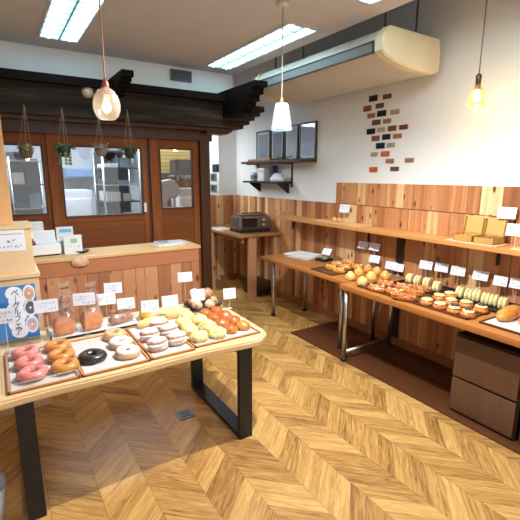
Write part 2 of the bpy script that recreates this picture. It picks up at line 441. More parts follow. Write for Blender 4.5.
P = fx(400, 250, WX-.03)
bm = bm_new(); box(bm, WX-.034, WX-.018, P.y-.04, P.y+.04, .09, 1.11); struct('trim_dark_strip', bm, plain('dark_strip', (52, 32, 22), .6))  # thin dark upright strip in front of the planks

# the timber front of the kitchen: posts, head, transom
YP0, YP1 = 4.5, 4.62
def xq(px, py=170): return fy(px, py, YP0).x
bm = bm_new()
box(bm, xq(199), xq(208), YP0-0.05, YP1, 0, 2.12)
struct('trim_jamb', bm, DOORDARK)
bm = bm_new(); box(bm, xq(150), xq(157.5), YP0-0.02, YP1, 0, 2.06); struct('trim_post', bm, DOORW)
bm = bm_new(); box(bm, xq(147.2), xq(150), YP0+0.01, YP1, 0, 2.06); struct('trim_gap_shade', bm, DOORDARK)  # dark strip filling the gap beside the door in place of its shade
bm = bm_new(); box(bm, -1.2, xq(208)+0.03, YP0-0.06, YP1, 2.03, 2.19); struct('trim_door_head', bm, DOORDARK)

def panel_door(name, x0, x1, gx0, gx1, gz0, gz1, y0, y1, handle=None):
    """wood door with one pane; origin at the sill"""
    r = bpy.data.objects.new(name, None); COL.objects.link(r); r.location = ((x0+x1)/2, y0, 0); r['kind'] = 'structure'
    b = bm_new(); box(b, x0, gx0, y0, y1, 0.02, 2.03); box(b, gx1, x1, y0, y1, 0.02, 2.03); obj('stile', b, DOORW, r, world=True)
    b = bm_new(); box(b, gx0, gx1, y0, y1, gz1, 2.03); box(b, gx0, gx1, y0+0.004, y1, gz0-0.05, gz0); obj('rail', b, DOORX, r, world=True)
    b = bm_new(); box(b, gx0, gx1, y0+0.012, y1-0.01, 0.02, gz0-0.05); obj('lower_panel', b, DOORX, r, world=True)
    b = bm_new(); w = 0.014
    box(b, gx0, gx0+w, y0-0.006, y1, gz0, gz1); box(b, gx1-w, gx1, y0-0.006, y1, gz0, gz1); box(b, gx0, gx1, y0-0.006, y1, gz0, gz0+w); box(b, gx0, gx1, y0-0.006, y1, gz1-w, gz1)
    obj('glazing_bead', b, DOORDARK, r, world=True)
    b = bm_new(); ym = (y0+y1)/2; box(b, gx0+w*.5, gx1-w*.5, ym-0.003, ym+0.003, gz0+w*.5, gz1-w*.5); obj('pane', b, PANE, r, world=True)
    if handle:
        b = bm_new(); box(b, handle[0]-0.014, handle[0]+0.014, y0-0.008, y0, handle[1]-0.05, handle[1]+0.05, 0.003); obj('pull_plate', b, WHITEP, r, world=True)
    return r
panel_door('door_1', -0.45, xq(53), -0.36, xq(45), 1.262, 1.93, YP0+0.045, YP0+0.085)
panel_door('door_2', xq(49), xq(147), xq(61), xq(142.5), 1.225, 1.93, YP0, YP0+0.04, (xq(145.2, 205), 1.30))
panel_door('door_3', xq(157.5), xq(199), xq(160), xq(193.5), 1.27, 1.94, YP0+0.01, YP0+0.05)

# ------------------------------------------------------------------ smoked timber eaves above the kitchen front
t = thing('timber_beam', 'long smoked dark timber beam with stepped end above the kitchen doors', 'beam', (0.8, 4.2, 2.13))
b = bm_new()
yb0, yb1 = 4.17, 4.4
poly = [(-1.2, 2.16), (-1.2, 2.42), (2.72, 2.42), (2.72, 2.36), (2.66, 2.36), (2.66, 2.31), (2.59, 2.31), (2.59, 2.26), (2.52, 2.26), (2.52, 2.21), (2.44, 2.21), (2.44, 2.16)]
prism(b, poly, 'y', yb0, yb1); obj('girder', b, BEAM, t, world=True)
b = bm_new(); box(b, -1.2, 2.40, 4.10, 4.4, 2.42, 2.49); obj('cap_board', b, BEAMDARK, t, world=True)
b = bm_new(); prism(b, [(-1.2, 2.13), (-1.2, 2.16), (2.36, 2.16), (2.36, 2.13)], 'y', 4.28, 4.44)
prism(b, [(2.05, 2.10), (2.05, 2.13), (2.36, 2.13), (2.30, 2.10)], 'y', 4.30, 4.46); obj('corbel', b, DOORDARK, t, world=True)
def rafter(x0, x1, y_end, label, drop):
    t = thing('timber_rafter', label, 'beam', ((x0+x1)/2, 4.3, 2.42), group=None)
    n = 5; pl = [(4.4, 2.50), (y_end, 2.50)]
    for k in range(n):
        ya = y_end + k*0.06; z = 2.50 - 0.055 - k*(drop-0.055)/(n-1)
        pl += [(ya, z), (ya+0.06, z)]
    pl += [(4.4, 2.50-drop)]
    b = bm_new(); prism(b, pl, 'x', x0, x1); obj('rafter_body', b, BEAMDARK, t, world=True)
    return t
# short rafters crossing the beam
def rafter_at(x0, x1, y_end, drop, label):
    pl = [(4.4, 2.53), (y_end, 2.53)]; n = 5
    for k in range(n):
        ya = y_end + k*0.07; z = 2.53 - 0.05 - k*(drop-0.05)/(n-1)
        pl += [(ya, z), (ya+0.07, z)]
    pl += [(4.4, 2.53-drop)]
    b = bm_new(); prism(b, pl, 'x', x0, x1)
    o = obj('timber_rafter', b, BEAMDARK); return tag(o, label, 'beam')
rafter_at(2.18, 2.32, 3.50, 0.27, 'black timber rafter with stepped tip at the right end of the beam')
rafter_at(1.02, 1.12, 3.78, 0.16, 'short black timber rafter poking out near the round glass pendant')

# ------------------------------------------------------------------ ceiling lights, vent
def troffer(x0, x1, y0, y1, label):
    t = thing('ceiling_light', label, 'ceiling light', ((x0+x1)/2, (y0+y1)/2, CZ), group='louvred ceiling lights')
    f = 0.018; z0, z1 = CZ-0.012, CZ
    b = bm_new()
    box(b, x0, x0+f, y0, y1, z0, z1); box(b, x1-f, x1, y0, y1, z0, z1); box(b, x0+f, x1-f, y0, y0+f, z0, z1); box(b, x0+f, x1-f, y1-f, y1, z0, z1)
    obj('frame', b, plain('lamp_frame', (190, 196, 198), 0.5), t, world=True)
    b = bm_new(); box(b, x0+f, x1-f, y0+f, y1-f, CZ-0.003, CZ); obj('reflector', b, emit('cold_reflector', (176, 226, 240), 2.1), t, world=True)
    xm = (x0+x1)/2
    for xs in ((x0+xm)/2, (x1+xm)/2):
        b = bm_new(); tube(b, [(xs, y0+0.04, CZ-0.009), (xs, y1-0.04, CZ-0.009)], 0.011, 8); obj('tube', b, emit('cold_tube', (214, 244, 252), 18.0), t, smooth=True, world=True)
    b = bm_new(); box(b, xm-0.008, xm+0.008, y0+f, y1-f, z0-0.004, CZ-0.003)
    n = 11
    for k in range(1, n):
        y = y0 + (y1-y0)*k/n; box(b, x0+f, x1-f, y-0.003, y+0.003, z0-0.004, CZ-0.004)
    obj('louvre', b, plain('louvre_metal', (170, 208, 220), 0.35, 0.2), t, world=True)
    return t
troffer(0.43, 0.75, 2.62, 4.08, 'louvred white ceiling light at the left above the round glass pendant')
troffer(1.98, 2.28, 2.71, 4.17, 'long louvred ceiling light in the middle beside the air conditioner')
troffer(1.95, 2.25, 0.75, 2.15, 'louvred ceiling light cut off by the top edge of the photo')
t = thing('air_vent', 'dark slatted air vent high on the white wall above the beam', 'vent', (1.80, 4.4, 2.68))
b = bm_new(); a = fy(170, 69, 4.4); c = fy(191, 83, 4.4)
vx0, vx1, vz0, vz1 = a.x, c.x, c.z, a.z
box(b, vx0, vx1, 4.385, 4.4, vz0, vz1); obj('backing', b, plain('vent_dark', (62, 58, 56), 0.6), t, world=True)
b = bm_new()
box(b, vx0, vx1, 4.375, 4.388, vz1-0.012, vz1); box(b, vx0, vx1, 4.375, 4.388, vz0, vz0+0.012); box(b, vx0, vx0+0.012, 4.375, 4.388, vz0, vz1); box(b, vx1-0.012, vx1, 4.375, 4.388, vz0, vz1)
for k in range(5):
    z = vz0+0.02+(vz1-vz0-0.04)*k/4; box(b, vx0+0.01, vx1-0.01, 4.376, 4.386, z-0.003, z+0.003)
obj('grille', b, plain('vent_frame', (88, 84, 82), 0.5), t, world=True)

# ------------------------------------------------------------------ air conditioner hung under the slab
t = thing('air_conditioner', 'cream ceiling hung air conditioner with a long dark front slot', 'air conditioner', (2.76, 3.0, 2.45))
prof = [(2.512, 2.705), (2.455, 2.655), (2.437, 2.604), (2.440, 2.53), (2.475, 2.50), (2.578, 2.472), (2.751, 2.445), (2.995, 2.435), (3.07, 2.446), (3.11, 2.47), (3.11, 2.62), (3.085, 2.705)]
cx = sum(p[0] for p in prof)/len(prof); cz = sum(p[1] for p in prof)/len(prof)
inner = [(cx+(x-cx)*0.975, cz+(z-cz)*0.955) for x, z in prof]
b = bm_new(); prism(b, inner, 'y', 2.28, 3.90); obj('body', b, plain('cream_casing', (196, 192, 182), 0.5, var=0.05, scale=4), t, world=True, auto=35)
for y0, y1 in ((2.2, 2.28), (3.90, 3.97)):
    b = bm_new(); prism(b, prof, 'y', y0, y1)
    bmesh.ops.bevel(b, geom=[e for e in b.edges if abs((e.verts[0].co-e.verts[1].co).y) < 1e-4], offset=0.008, segments=2, affect='EDGES')
    obj('end_cap', b, CREAMP, t, world=True, auto=40)
b = bm_new(); box(b, 2.44, 2.49, 2.30, 3.88, 2.535, 2.60); obj('outlet_grille', b, GREYSLOT, t, world=True)
b = bm_new(); box(b, 2.434, 2.462, 2.29, 3.89, 2.600, 2.610); box(b, 2.432, 2.46, 2.29, 3.89, 2.527, 2.535); box(b, 2.434, 2.462, 2.285, 2.295, 2.527, 2.61); box(b, 2.434, 2.462, 3.885, 3.895, 2.527, 2.61)
obj('outlet_trim', b, BLACKP, t, world=True)
b = bm_new(); box(b, 2.452, 2.456, 2.30, 3.88, 2.565, 2.570); obj('vane', b, plain('vane_grey', (150, 152, 148), 0.4), t, world=True)
for x, y in ((2.62, 2.35), (2.98, 2.35), (2.62, 3.8), (2.98, 3.8)):
    b = bm_new(); tube(b, [(x, y, 2.68), (x, y, 3.2)], 0.008, 8); obj('hanging_rod', b, plain('rod_grey', (96, 92, 88), 0.5, 0.6), t, world=True)

# ------------------------------------------------------------------ pendant lamps
def warm_point(name, loc, energy, color, r=0.03):
    d = bpy.data.lights.new(name, 'POINT'); d.energy = energy; d.color = color; d.shadow_soft_size = r
    o = bpy.data.objects.new(name, d); COL.objects.link(o); o.location = loc
    return o
def bulb(t, loc, r, rgb, s, name):
    b = bm_new(); lathe(b, [(0, -r), (r*.6, -r*.8), (r, 0), (r*.8, r*.7), (r*.45, r*1.3), (r*.4, r*1.9), (0, r*1.9)], 16, loc)
    obj('bulb', b, emit(name, rgb, s), t, smooth=True, world=True)
# left: crackled egg of clear glass
P = fy(106.5, 103, 2.0); x, y = P.x, P.y; zt, zb = fy(106.5, 87, 2.0).z, fy(106.5, 119.5, 2.0).z
t = thing('pendant_lamp', 'egg shaped crackled glass pendant on a copper cord at the left', 'pendant lamp', (x, y, zb))
h = zt-zb; R = 0.059
b = bm_new()
pr = [(R*.55, 0), (R*.80, h*.10), (R*.98, h*.30), (R*1.0, h*.48), (R*.88, h*.70), (R*.60, h*.88), (R*.30, h*.97), (R*.22, h)]
lathe(b, pr, 28, (x, y, zb))
for v in b.verts:
    k = 1 + 0.03*noise.noise(v.co*60); v.co.x = x+(v.co.x-x)*k; v.co.y = y+(v.co.y-y)*k
obj('glass_shade', b, clear('crackle_glass', gloss=0.16, rough=0.15, haze=0.22, haze_rgb=(244, 236, 228)), t, smooth=True, world=True)
b = bm_new(); lathe(b, [(0, h-.03), (0.014, h-.03), (0.016, h+.01), (0.006, h+.035), (0, h+.035)], 16, (x, y, zb)); obj('socket', b, plain('copper', (170, 110, 84), 0.4, 0.7), t, smooth=True, world=True)
b = bm_new(); tube(b, [(x, y, zt+.03), (x, y, CZ)], 0.0035, 6); obj('cord', b, plain('copper_cord', (168, 112, 92), 0.6), t, world=True)
bulb(t, (x, y, zb+h*.36), 0.021, (255, 214, 150), 8, 'warm_bulb')
warm_point('pendant_glow_left', (x, y, zb-0.02), .5, (1, 0.8, 0.55))
# middle: frosted cone
P = fz(283, 2, CZ); x, y = P.x, P.y; zt, zb = 2.135, 1.958
t = thing('pendant_lamp', 'frosted white glass cone pendant on a steel cord in the middle', 'pendant lamp', (x, y, zb))
b = bm_new(); lathe(b, [(0.072, 0), (0.074, 0.004), (0.048, zt-zb-.01), (0.042, zt-zb), (0.012, zt-zb)], 28, (x, y, zb))
obj('glass_shade', b, clear('frosted_glass', gloss=0.06, rough=0.2, haze=0.35, haze_rgb=(190, 216, 238)), t, smooth=True, world=True)
b = bm_new(); lathe(b, [(0.013, -.02), (0.013, .03), (0.007, .045), (0, .045)], 16, (x, y, zt)); obj('socket', b, BRASS, t, smooth=True, world=True)
b = bm_new(); tube(b, [(x, y, zt+.04), (x, y, CZ)], 0.004, 6); obj('cord', b, plain('grey_cord', (126, 116, 110), 0.6), t, world=True)
b = bm_new(); lathe(b, [(0, -.03), (0.035, -.028), (0.045, 0), (0, 0)], 20, (x, y, CZ)); obj('canopy', b, plain('canopy_cream', (206, 196, 186), 0.5), t, smooth=True, world=True)
bulb(t, (x, y, zb+.05), 0.032, (228, 246, 255), 4, 'cool_bulb')
warm_point('pendant_glow_middle', (x, y, zb-0.03), .25, (0.86, 0.95, 1.0))
# right: small clear flared shade with a warm lamp near the wall
XR = 2.86; P = fx(477, 95, XR); x, y = P.x, P.y; zt, zb = fx(477, 84, XR).z, fx(477, 107, XR).z
t = thing('pendant_lamp', 'small clear flared glass pendant glowing yellow near the white wall', 'pendant lamp', (x, y, zb))
h = zt-zb
b = bm_new(); lathe(b, [(0.064, 0), (0.058, .008), (0.05, h*.4), (0.034, h*.8), (0.016, h)], 8, (x, y, zb)); obj('glass_shade', b, clear('glow_tinted_glass', (255, 240, 200), gloss=0.10, rough=0.05, haze=0.1, haze_rgb=(255, 226, 150)), t, world=True)  # clear glass; the lamp's yellow glow is put into its tint
b = bm_new(); lathe(b, [(0.0, -.04), (0.016, -.04), (0.018, .03), (0.02, .05), (0.008, .065), (0, .065)], 16, (x, y, zt)); obj('socket', b, plain('aged_brass', (112, 88, 54), 0.4, 0.8), t, smooth=True, world=True)
b = bm_new(); tube(b, [(x, y, zt+.06), (x, y, 3.2)], 0.0045, 6); obj('cord', b, plain('brown_cord', (110, 96, 84), 0.6), t, world=True)
bulb(t, (x, y, zb+h*.42), 0.028, (255, 220, 140), 16, 'amber_bulb')
warm_point('pendant_glow_right', (x, y, zb-0.01), 4.0, (1.0, 0.74, 0.36), 0.04)

# ------------------------------------------------------------------ mosaic of small tiles on the white wall
t = thing('tile_mosaic', 'scatter of small brown black and grey tiles on the white wall', 'wall decoration', (WX, 2.85, 1.9))
TC = {'k': (30, 20, 18), 'b': (104, 66, 44), 'r': (140, 74, 44), 'd': (92, 74, 62), 'p': (160, 100, 80), 'g': (156, 142, 118), 'n': (112, 74, 40), 't': (164, 116, 86), 'w': (168, 156, 138), 'o': (190, 92, 48), 'e': (110, 60, 40), 'm': (150, 108, 90), 'y': (150, 110, 72)}
A1 = [(117, 117, 'k', 78, 60), (238, 100, 'b', 78, 48), (66, 205, 'r', 72, 56), (173, 180, 'd', 74, 50), (100, 267, 'p', 70, 48), (190, 247, 'k', 84, 60), (305, 233, 'g', 84, 50), (143, 325, 'n', 78, 54), (237, 313, 't', 74, 46), (97, 403, 'k', 78, 56), (185, 388, 'w', 70, 48), (280, 376, 'n', 78, 54), (379, 365, 'e', 80, 48), (137, 463, 'r', 74, 54), (230, 450, 'k', 76, 56), (325, 443, 'p', 80, 48)]
A2 = [(178, 180, 'k', 80, 58), (270, 174, 'w', 76, 48), (127, 255, 'w', 66, 44), (220, 250, 'o', 80, 54), (260, 313, 'y', 76, 46), (430, 305, 'm', 84, 44), (118, 387, 'o', 76, 52), (302, 380, 'd', 80, 44)]
for lst, oy in ((A1, 85), (A2, 125)):
    for u, v, c, w, hh in lst:
        px, py = 360+u/8.667, oy+v/8.667
        P = fx(px, py, WX); k = P.y
        wy = abs(fx(px-w/17.33, py, WX).y - fx(px+w/17.33, py, WX).y)*0.92; wz = abs(fx(px, py-hh/17.33, WX).z - fx(px, py+hh/17.33, WX).z)*0.86
        b = bm_new(); box(b, WX-0.008, WX, P.y-wy/2, P.y+wy/2, P.z-wz/2, P.z+wz/2, 0.003)
        o = obj('tile', b, plain('tile_'+c, TC[c], 0.35, var=0.3, scale=40), t, world=True)

# ------------------------------------------------------------------ shelves and frames in the back corner
t = thing('wall_shelf', 'dark wooden wall shelf carrying the picture frames, above the small one', 'shelf', (3.1, 4.45, 1.80))
b = bm_new(); box(b, 2.97, WX, 3.78, 5.15, 1.80, 1.83, 0.004); obj('board', b, DARKSHELF, t, world=True)
for y in (4.25, 5.05):
    b = bm_new(); box(b, 3.19, WX, y-0.012, y+0.012, 1.50, 1.80); box(b, 3.0, WX, y-0.012, y+0.012, 1.788, 1.80); obj('bracket', b, BLACKP, t, world=True)
t = thing('wall_shelf', 'short dark lower shelf below the shelf of frames in the corner', 'shelf', (3.08, 4.7, 1.545))
b = bm_new(); box(b, 2.98, WX, 4.27, 5.12, 1.545, 1.57, 0.003); obj('board', b, plain('black_shelf', (40, 34, 32), 0.5), t, world=True)
for y in (4.32, 5.0):
    b = bm_new(); prism(b, [(WX, 1.545), (3.02, 1.545), (3.03, 1.53), (WX-0.015, 1.42), (WX, 1.42)], 'y', y-0.008, y+0.008); obj('bracket', b, BLACKP, t, world=True)
FRS = [(256.5, 270, 131, 'grey picture frame farthest left in the row on the corner shelf', (132, 140, 152)),
       (271, 283.6, 129, 'dark picture frame second from the left on the corner shelf', (118, 126, 140)),
       (285, 298, 125, 'picture frame with a pale document, third on the corner shelf', (176, 180, 182)),
       (299.5, 316, 122, 'largest picture frame with a blue grey certificate at the right end of the shelf', (170, 186, 208))]
for i, (p0, p1, py, lab, rgb) in enumerate(FRS):
    y1, y0 = fx(p0, 140, WX-0.03).y, fx(p1, 140, WX-0.03).y
    zt = fx((p0+p1)/2, py, WX-0.03).z
    t = thing('picture_frame', lab, 'picture frame', (WX-0.03, (y0+y1)/2, 1.83), group='framed certificates')
    b = bm_new(); w = 0.02; x0, x1 = WX-0.034, WX-0.012
    box(b, x0, x1, y0, y0+w, 1.83, zt); box(b, x0, x1, y1-w, y1, 1.83, zt); box(b, x0, x1, y0+w, y1-w, 1.83, 1.83+w); box(b, x0, x1, y0+w, y1-w, zt-w, zt)
    obj('frame', b, plain('frame_brown', (44, 32, 28), 0.4), t, world=True)
    b = bm_new(); box(b, x0+0.008, x1-0.004, y0+w, y1-w, 1.83+w, zt-w); obj('mount', b, plain('mount_white', (208, 212, 216), 0.7), t, world=True)
    b = bm_new(); m_ = 0.025; box(b, x0+0.006, x0+0.009, y0+w+m_, y1-w-m_, 1.83+w+m_, zt-w-m_); obj('picture', b, plain('picture_%d' % i, rgb, 0.6, var=0.12, scale=18), t, world=True)
    b = bm_new(); box(b, x0+0.003, x0+0.005, y0+w, y1-w, 1.83+w, zt-w); obj('glass', b, PICGLASS, t, world=True)
b = bm_new(); box(b, 2.99, 3.13, 4.45, 5.0, 1.83, 1.858, 0.005); tag(obj('wooden_board', b, wood('honey_board', [(150, 98, 54), (188, 136, 84)], 'y', island=False)), 'honey coloured wooden board lying in front of the frames on the corner shelf', 'board')
b = bm_new(); rnd = random.Random(8)
for k in range(60):
    yy = rnd.uniform(3.98, 4.40); xx = rnd.uniform(3.0, 3.1); a = rnd.uniform(0, 6.28); s = rnd.uniform(0.02, 0.04); zz = 1.833+rnd.uniform(0, 0.03)
    vs = [b.verts.new((xx, yy, zz)), b.verts.new((xx+s*math.cos(a)-.006, yy+s*math.sin(a), zz+.004)), b.verts.new((xx+1.6*s*math.cos(a), yy+1.6*s*math.sin(a), zz+.012)), b.verts.new((xx+s*math.cos(a)+.006, yy+s*math.sin(a), zz+.014))]
    b.faces.new(vs)
for v in b.verts: v.co.x = max(2.975, min(3.16, v.co.x)); v.co.z = max(1.831, v.co.z)
tag(obj('ivy_garland', b, plain('ivy_green', (62, 70, 44), 0.6, var=0.3)), 'thin dark green garland lying on the corner shelf before the frames', 'garland')
# on the small shelf
t = thing('storage_jar', 'small clear jar with a dark mark on the lower corner shelf', 'jar', (3.08, 4.98, 1.57))
b = bm_new(); lathe(b, [(0, 0), (.045, 0), (.047, .01), (.047, .10), (.04, .115), (0, .115)], 20); obj('jar_body', b, plain('pale_jar', (200, 206, 212), 0.2), t, smooth=True)
b = bm_new(); lathe(b, [(.049, .03), (.049, .08)], 20); obj('jar_band', b, plain('grey_band', (120, 126, 134), 0.5), t, smooth=True)
t = thing('white_box', 'upright white carton standing on the lower corner shelf', 'box', (3.08, 4.73, 1.57), 0.2)
b = bm_new(); box(b, -.06, .06, -.06, .06, 0, .17, .008); obj('carton', b, WHITEP, t)
b = bm_new(); box(b, -.063, -.06, -.04, .04, .12, .14); obj('carton_flap', b, plain('carton_grey', (190, 194, 198), .5), t)
t = thing('dark_binder', 'dark binder standing behind the white carton on the lower shelf', 'binder', (3.14, 4.56, 1.57))
b = bm_new(); box(b, -.04, .04, -.02, .02, 0, .2, .004); obj('cover', b, plain('binder_navy', (52, 56, 68), .5), t)
b = bm_new(); box(b, -.035, .03, -.014, .014, .2, .203); obj('pages', b, PAPER, t)
b = bm_new(); blob(b, .15, .26, .10, (3.09, 4.42, 1.57), amp=.12, freq=2.2, seed=4); tag(obj('folded_cloth', b, WHITEC, smooth=True), 'crumpled white cloth at the right end of the lower corner shelf', 'cloth')
# wall plates between jamb and corner
for py, hh, lab in ((168, 6, 'small square black thermostat on the white wall beside the door jamb'), (177, 7, 'grey wall switch under the thermostat beside the door jamb'), (188, 8, 'lowest dark wall switch just above the planks beside the door jamb')):
    P = fx(214 if py != 168 else 216, py, 2.9)
    t = thing('wall_switch', lab, 'switch', (2.9, P.y, P.z), group='switches beside the kitchen jamb')
    b = bm_new(); box(b, -.015, 0, -.10, .10, -.055, .055, .004); obj('plate', b, plain('switch_plate', (126, 122, 118), .4) if py != 168 else BLACKP, t)
    b = bm_new(); box(b, -.02, -.014, -.05, .05, -.035, .035, .002); obj('rocker', b, plain('switch_dark', (60, 56, 56), .4), t)

# ------------------------------------------------------------------ small counter with the metal oven
ox0, oy0, oy1, oz = 2.52, 4.43, 5.66, 0.90
t = thing('side_counter', 'narrow plank side counter in the back corner under the metal oven', 'counter', (2.85, 5.0, 0))
b = bm_new(); box(b, ox0, 3.165, oy0, oy1, oz-0.03, oz, 0.005); obj('counter_top', b, wood('corner_top', [(150, 100, 60), (186, 136, 88)], 'y', island=False, rough=.35), t, world=True)
for x0, x1, y0, y1 in ((2.68, 2.80, 4.46, 4.50), (3.10, 3.16, 4.50, 4.56), (2.545, 2.575, 5.22, 5.40), (2.545, 2.575, 5.52, 5.64)):
    b = bm_new(); box(b, x0, x1, y0, y1, 0, oz-0.03, .003); obj('leg', b, COUNTERP, t, world=True)
b = bm_new(); box(b, 2.60, 2.63, 4.5, 5.6, oz-0.11, oz-0.03); obj('apron', b, COUNTERX, t, world=True)
b = bm_new(); box(b, 2.88, 3.14, 4.62, 4.95, .0, .20, .01); tag(obj('storage_crate', b, wood('crate_dark', [(52, 30, 18), (76, 44, 26)], 'x', island=False)), 'dark low crate on the floor beneath the corner side counter', 'crate')
P = fz(254, 233, oz)
t = thing('roasting_oven', 'dark metal countertop oven with round dial on the corner side counter', 'oven', (P.x+.06, P.y+.20, oz), math.radians(-4))
b = bm_new(); box(b, -.24, .24, -.15, .15, .03, .22, .035); obj('casing', b, plain('dark_metal', (124, 108, 98), .35, .6, var=.15), t)
b = bm_new(); box(b, -.23, .23, -.165, .165, 0, .035, .008); obj('base', b, BLACKP, t)
b = bm_new(); box(b, -.19, .03, -.158, -.148, .07, .20, .004); obj('window', b, plain('oven_glass', (46, 40, 38), .1), t)
b = bm_new(); box(b, -.17, .02, -.20, -.185, .195, .207, .003); box(b, -.17, -.16, -.19, -.148, .195, .207); box(b, .01, .02, -.19, -.148, .195, .207); obj('handle', b, CHROME, t)
for z in (.09, .16):
    b = bm_new(); lathe(b, [(0, 0), (.028, 0), (.024, .02), (0, .02)], 18); b.transform(Matrix.Translation((.13, -.15, z)) @ Matrix.Rotation(math.radians(90), 4, 'X')); obj('dial', b, CHROME, t, smooth=True)
b = bm_new(); box(b, -.2, .2, -.11, .11, .22, .235, .004); tube(b, [(-.15, -.05, .235), (-.15, -.05, .25), (.15, -.05, .25), (.15, -.05, .235)], .008); obj('top_plate', b, plain('oven_lid', (120, 108, 98), .3, .7), t)
P = fz(222, 228.5, oz)
t = thing('paper_stack', 'white sheets of paper lying at the left edge of the corner counter', 'paper', (2.66, 5.2, oz))
b = bm_new(); box(b, -.11, .11, -.16, .16, 0, .006); obj('sheets', b, WHITEC, t)
b = bm_new(); box(b, -.10, .10, -.14, .15, .006, .009); b.transform(Matrix.Rotation(.2, 4, 'Z')); obj('top_sheet', b, PAPER, t)

# ------------------------------------------------------------------ long wall shelf on the right
t = thing('wall_shelf', 'long honey wooden shelf along the plank wall above the bread tables', 'shelf', (3.07, 1.8, 1.11))
b = bm_new(); box(b, 2.94, WX-0.02, -0.9, 4.25, 1.115, 1.15, .006); obj('board', b, SHELFW_Y, t, world=True)
for y in (4.18, 2.9, 1.6):
    b = bm_new(); box(b, WX-0.032, WX-0.02, y-.012, y+.012, .98, 1.115); box(b, 3.0, WX-.02, y-.012, y+.012, 1.105, 1.115); obj('bracket', b, BLACKP, t, world=True)

# ------------------------------------------------------------------ right-hand display tables
def chrome_leg_pair(t, y, x0, x1, ztop, castor=True):
    for x in (x0, x1):
        b = bm_new(); tube(b, [(x, y, .03), (x, y, ztop)], .02, 14); o = obj('leg', b, CHROME, t, smooth=True, world=True)
        c = bm_new(); lathe(c, [(0, 0), (.024, .004), (.028, .02), (.022, .04), (0, .04)], 14, (x, y, 0)); obj('foot', c, BLACKP, o, smooth=True, world=True)
t = thing('display_table', 'front right wooden bread table with chrome legs and drawers beneath', 'table', (2.82, 1.0, 0))
b = bm_new(); box(b, 2.46, 3.165, -0.9, 2.56, .67, .72, .014); obj('tabletop', b, TABLEW_Y, t, world=True, auto=40)
chrome_leg_pair(t, 2.50, 2.50, 3.10, .67)
b = bm_new(); tube(b, [(2.50, 2.50, .09), (3.10, 2.50, .09)], .016, 12); obj('foot_rail', b, CHROME, t, world=True, smooth=True)
b = bm_new(); box(b, 2.86, 2.90, -.8, 2.45, .61, .67); obj('apron', b, plain('apron_dark', (58, 36, 24), .5), t, world=True)
t = thing('display_table', 'rear right wooden bread table with round metal legs towards the corner', 'table', (2.86, 3.3, 0))
b = bm_new(); box(b, 2.545, 3.165, 2.575, 3.97, .685, .72, .008); obj('tabletop', b, TABLEW_Y, t, world=True, auto=40)
for x, y in ((2.66, 3.86), (3.09, 3.80), (2.66, 2.72), (3.09, 2.70)):
    b = bm_new(); tube(b, [(x, y, 0.0), (x, y, .685)], .02, 14); o = obj('leg', b, CHROME, t, smooth=True, world=True)
    c = bm_new(); lathe(c, [(.021, 0), (.027, 0), (.027, .02), (.021, .02)], 14, (x, y, 0)); obj('foot', c, BLACKP, o, world=True)
# drawer unit below
t = thing('drawer_unit', 'dark walnut two drawer unit under the front right bread table', 'drawers', (2.85, 1.3, 0.014))
y0, y1 = 1.07, 1.52
b = bm_new(); box(b, 2.59, 3.1, y0, y1, .014, .585); obj('carcass', b, plain('carcass_dark', (54, 34, 26), .5), t, world=True)
for z0, z1 in ((.03, .268), (.284, .575)):
    b = bm_new(); box(b, 2.568, 2.59, y0+.012, y1-.012, z0, z1, .008); obj('drawer', b, WALNUT_Y, t, world=True, auto=40)
t = thing('drawer_unit', 'second dark walnut drawer unit cut off by the right edge of the photo', 'drawers', (2.85, .8, 0.014))
b = bm_new(); box(b, 2.59, 3.1, .58, 1.05, .014, .585); obj('carcass', b, MATS['carcass_dark'], t, world=True)
for z0, z1 in ((.03, .268), (.284, .575)):
    b = bm_new(); box(b, 2.568, 2.59, .59, 1.04, z0, z1, .008); obj('drawer', b, WALNUT_Y, t, world=True, auto=40)
# dark boards on the floor under the tables
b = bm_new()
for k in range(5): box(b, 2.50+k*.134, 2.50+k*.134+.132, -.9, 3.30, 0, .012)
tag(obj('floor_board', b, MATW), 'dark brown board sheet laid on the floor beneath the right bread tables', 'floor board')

# ------------------------------------------------------------------ sales counter at the back
CY0, CY1, CTZ = 3.79, 4.22, 0.95
t = thing('sales_counter', 'plank fronted sales counter with pale top before the kitchen doors', 'counter', (0.8, 4.0, 0))
b = bm_new(); box(b, -0.6, 1.71, CY0, CY1, CTZ-.03, CTZ, .005); obj('counter_top', b, wood('counter_top_pale', [(190, 146, 90), (214, 172, 114), (228, 190, 134)], 'x', island=False, rough=.4), t, world=True)
b = bm_new(); box(b, -0.58, 1.69, CY0+.01, CY0+.035, CTZ-.16, CTZ-.03, .003); obj('top_rail', b, COUNTERX, t, world=True)
b = bm_new(); planks(b, 'x', -0.58, 1.69, .085, .13, .0, CTZ-.163, CY0+.014, CY0+.034, 11); obj('front_planks', b, COUNTERP, t, world=True)
b = bm_new(); box(b, 1.655, 1.69, CY0+.036, CY1-.01, 0, CTZ-.03); obj('side_panel', b, COUNTERP, t, world=True)

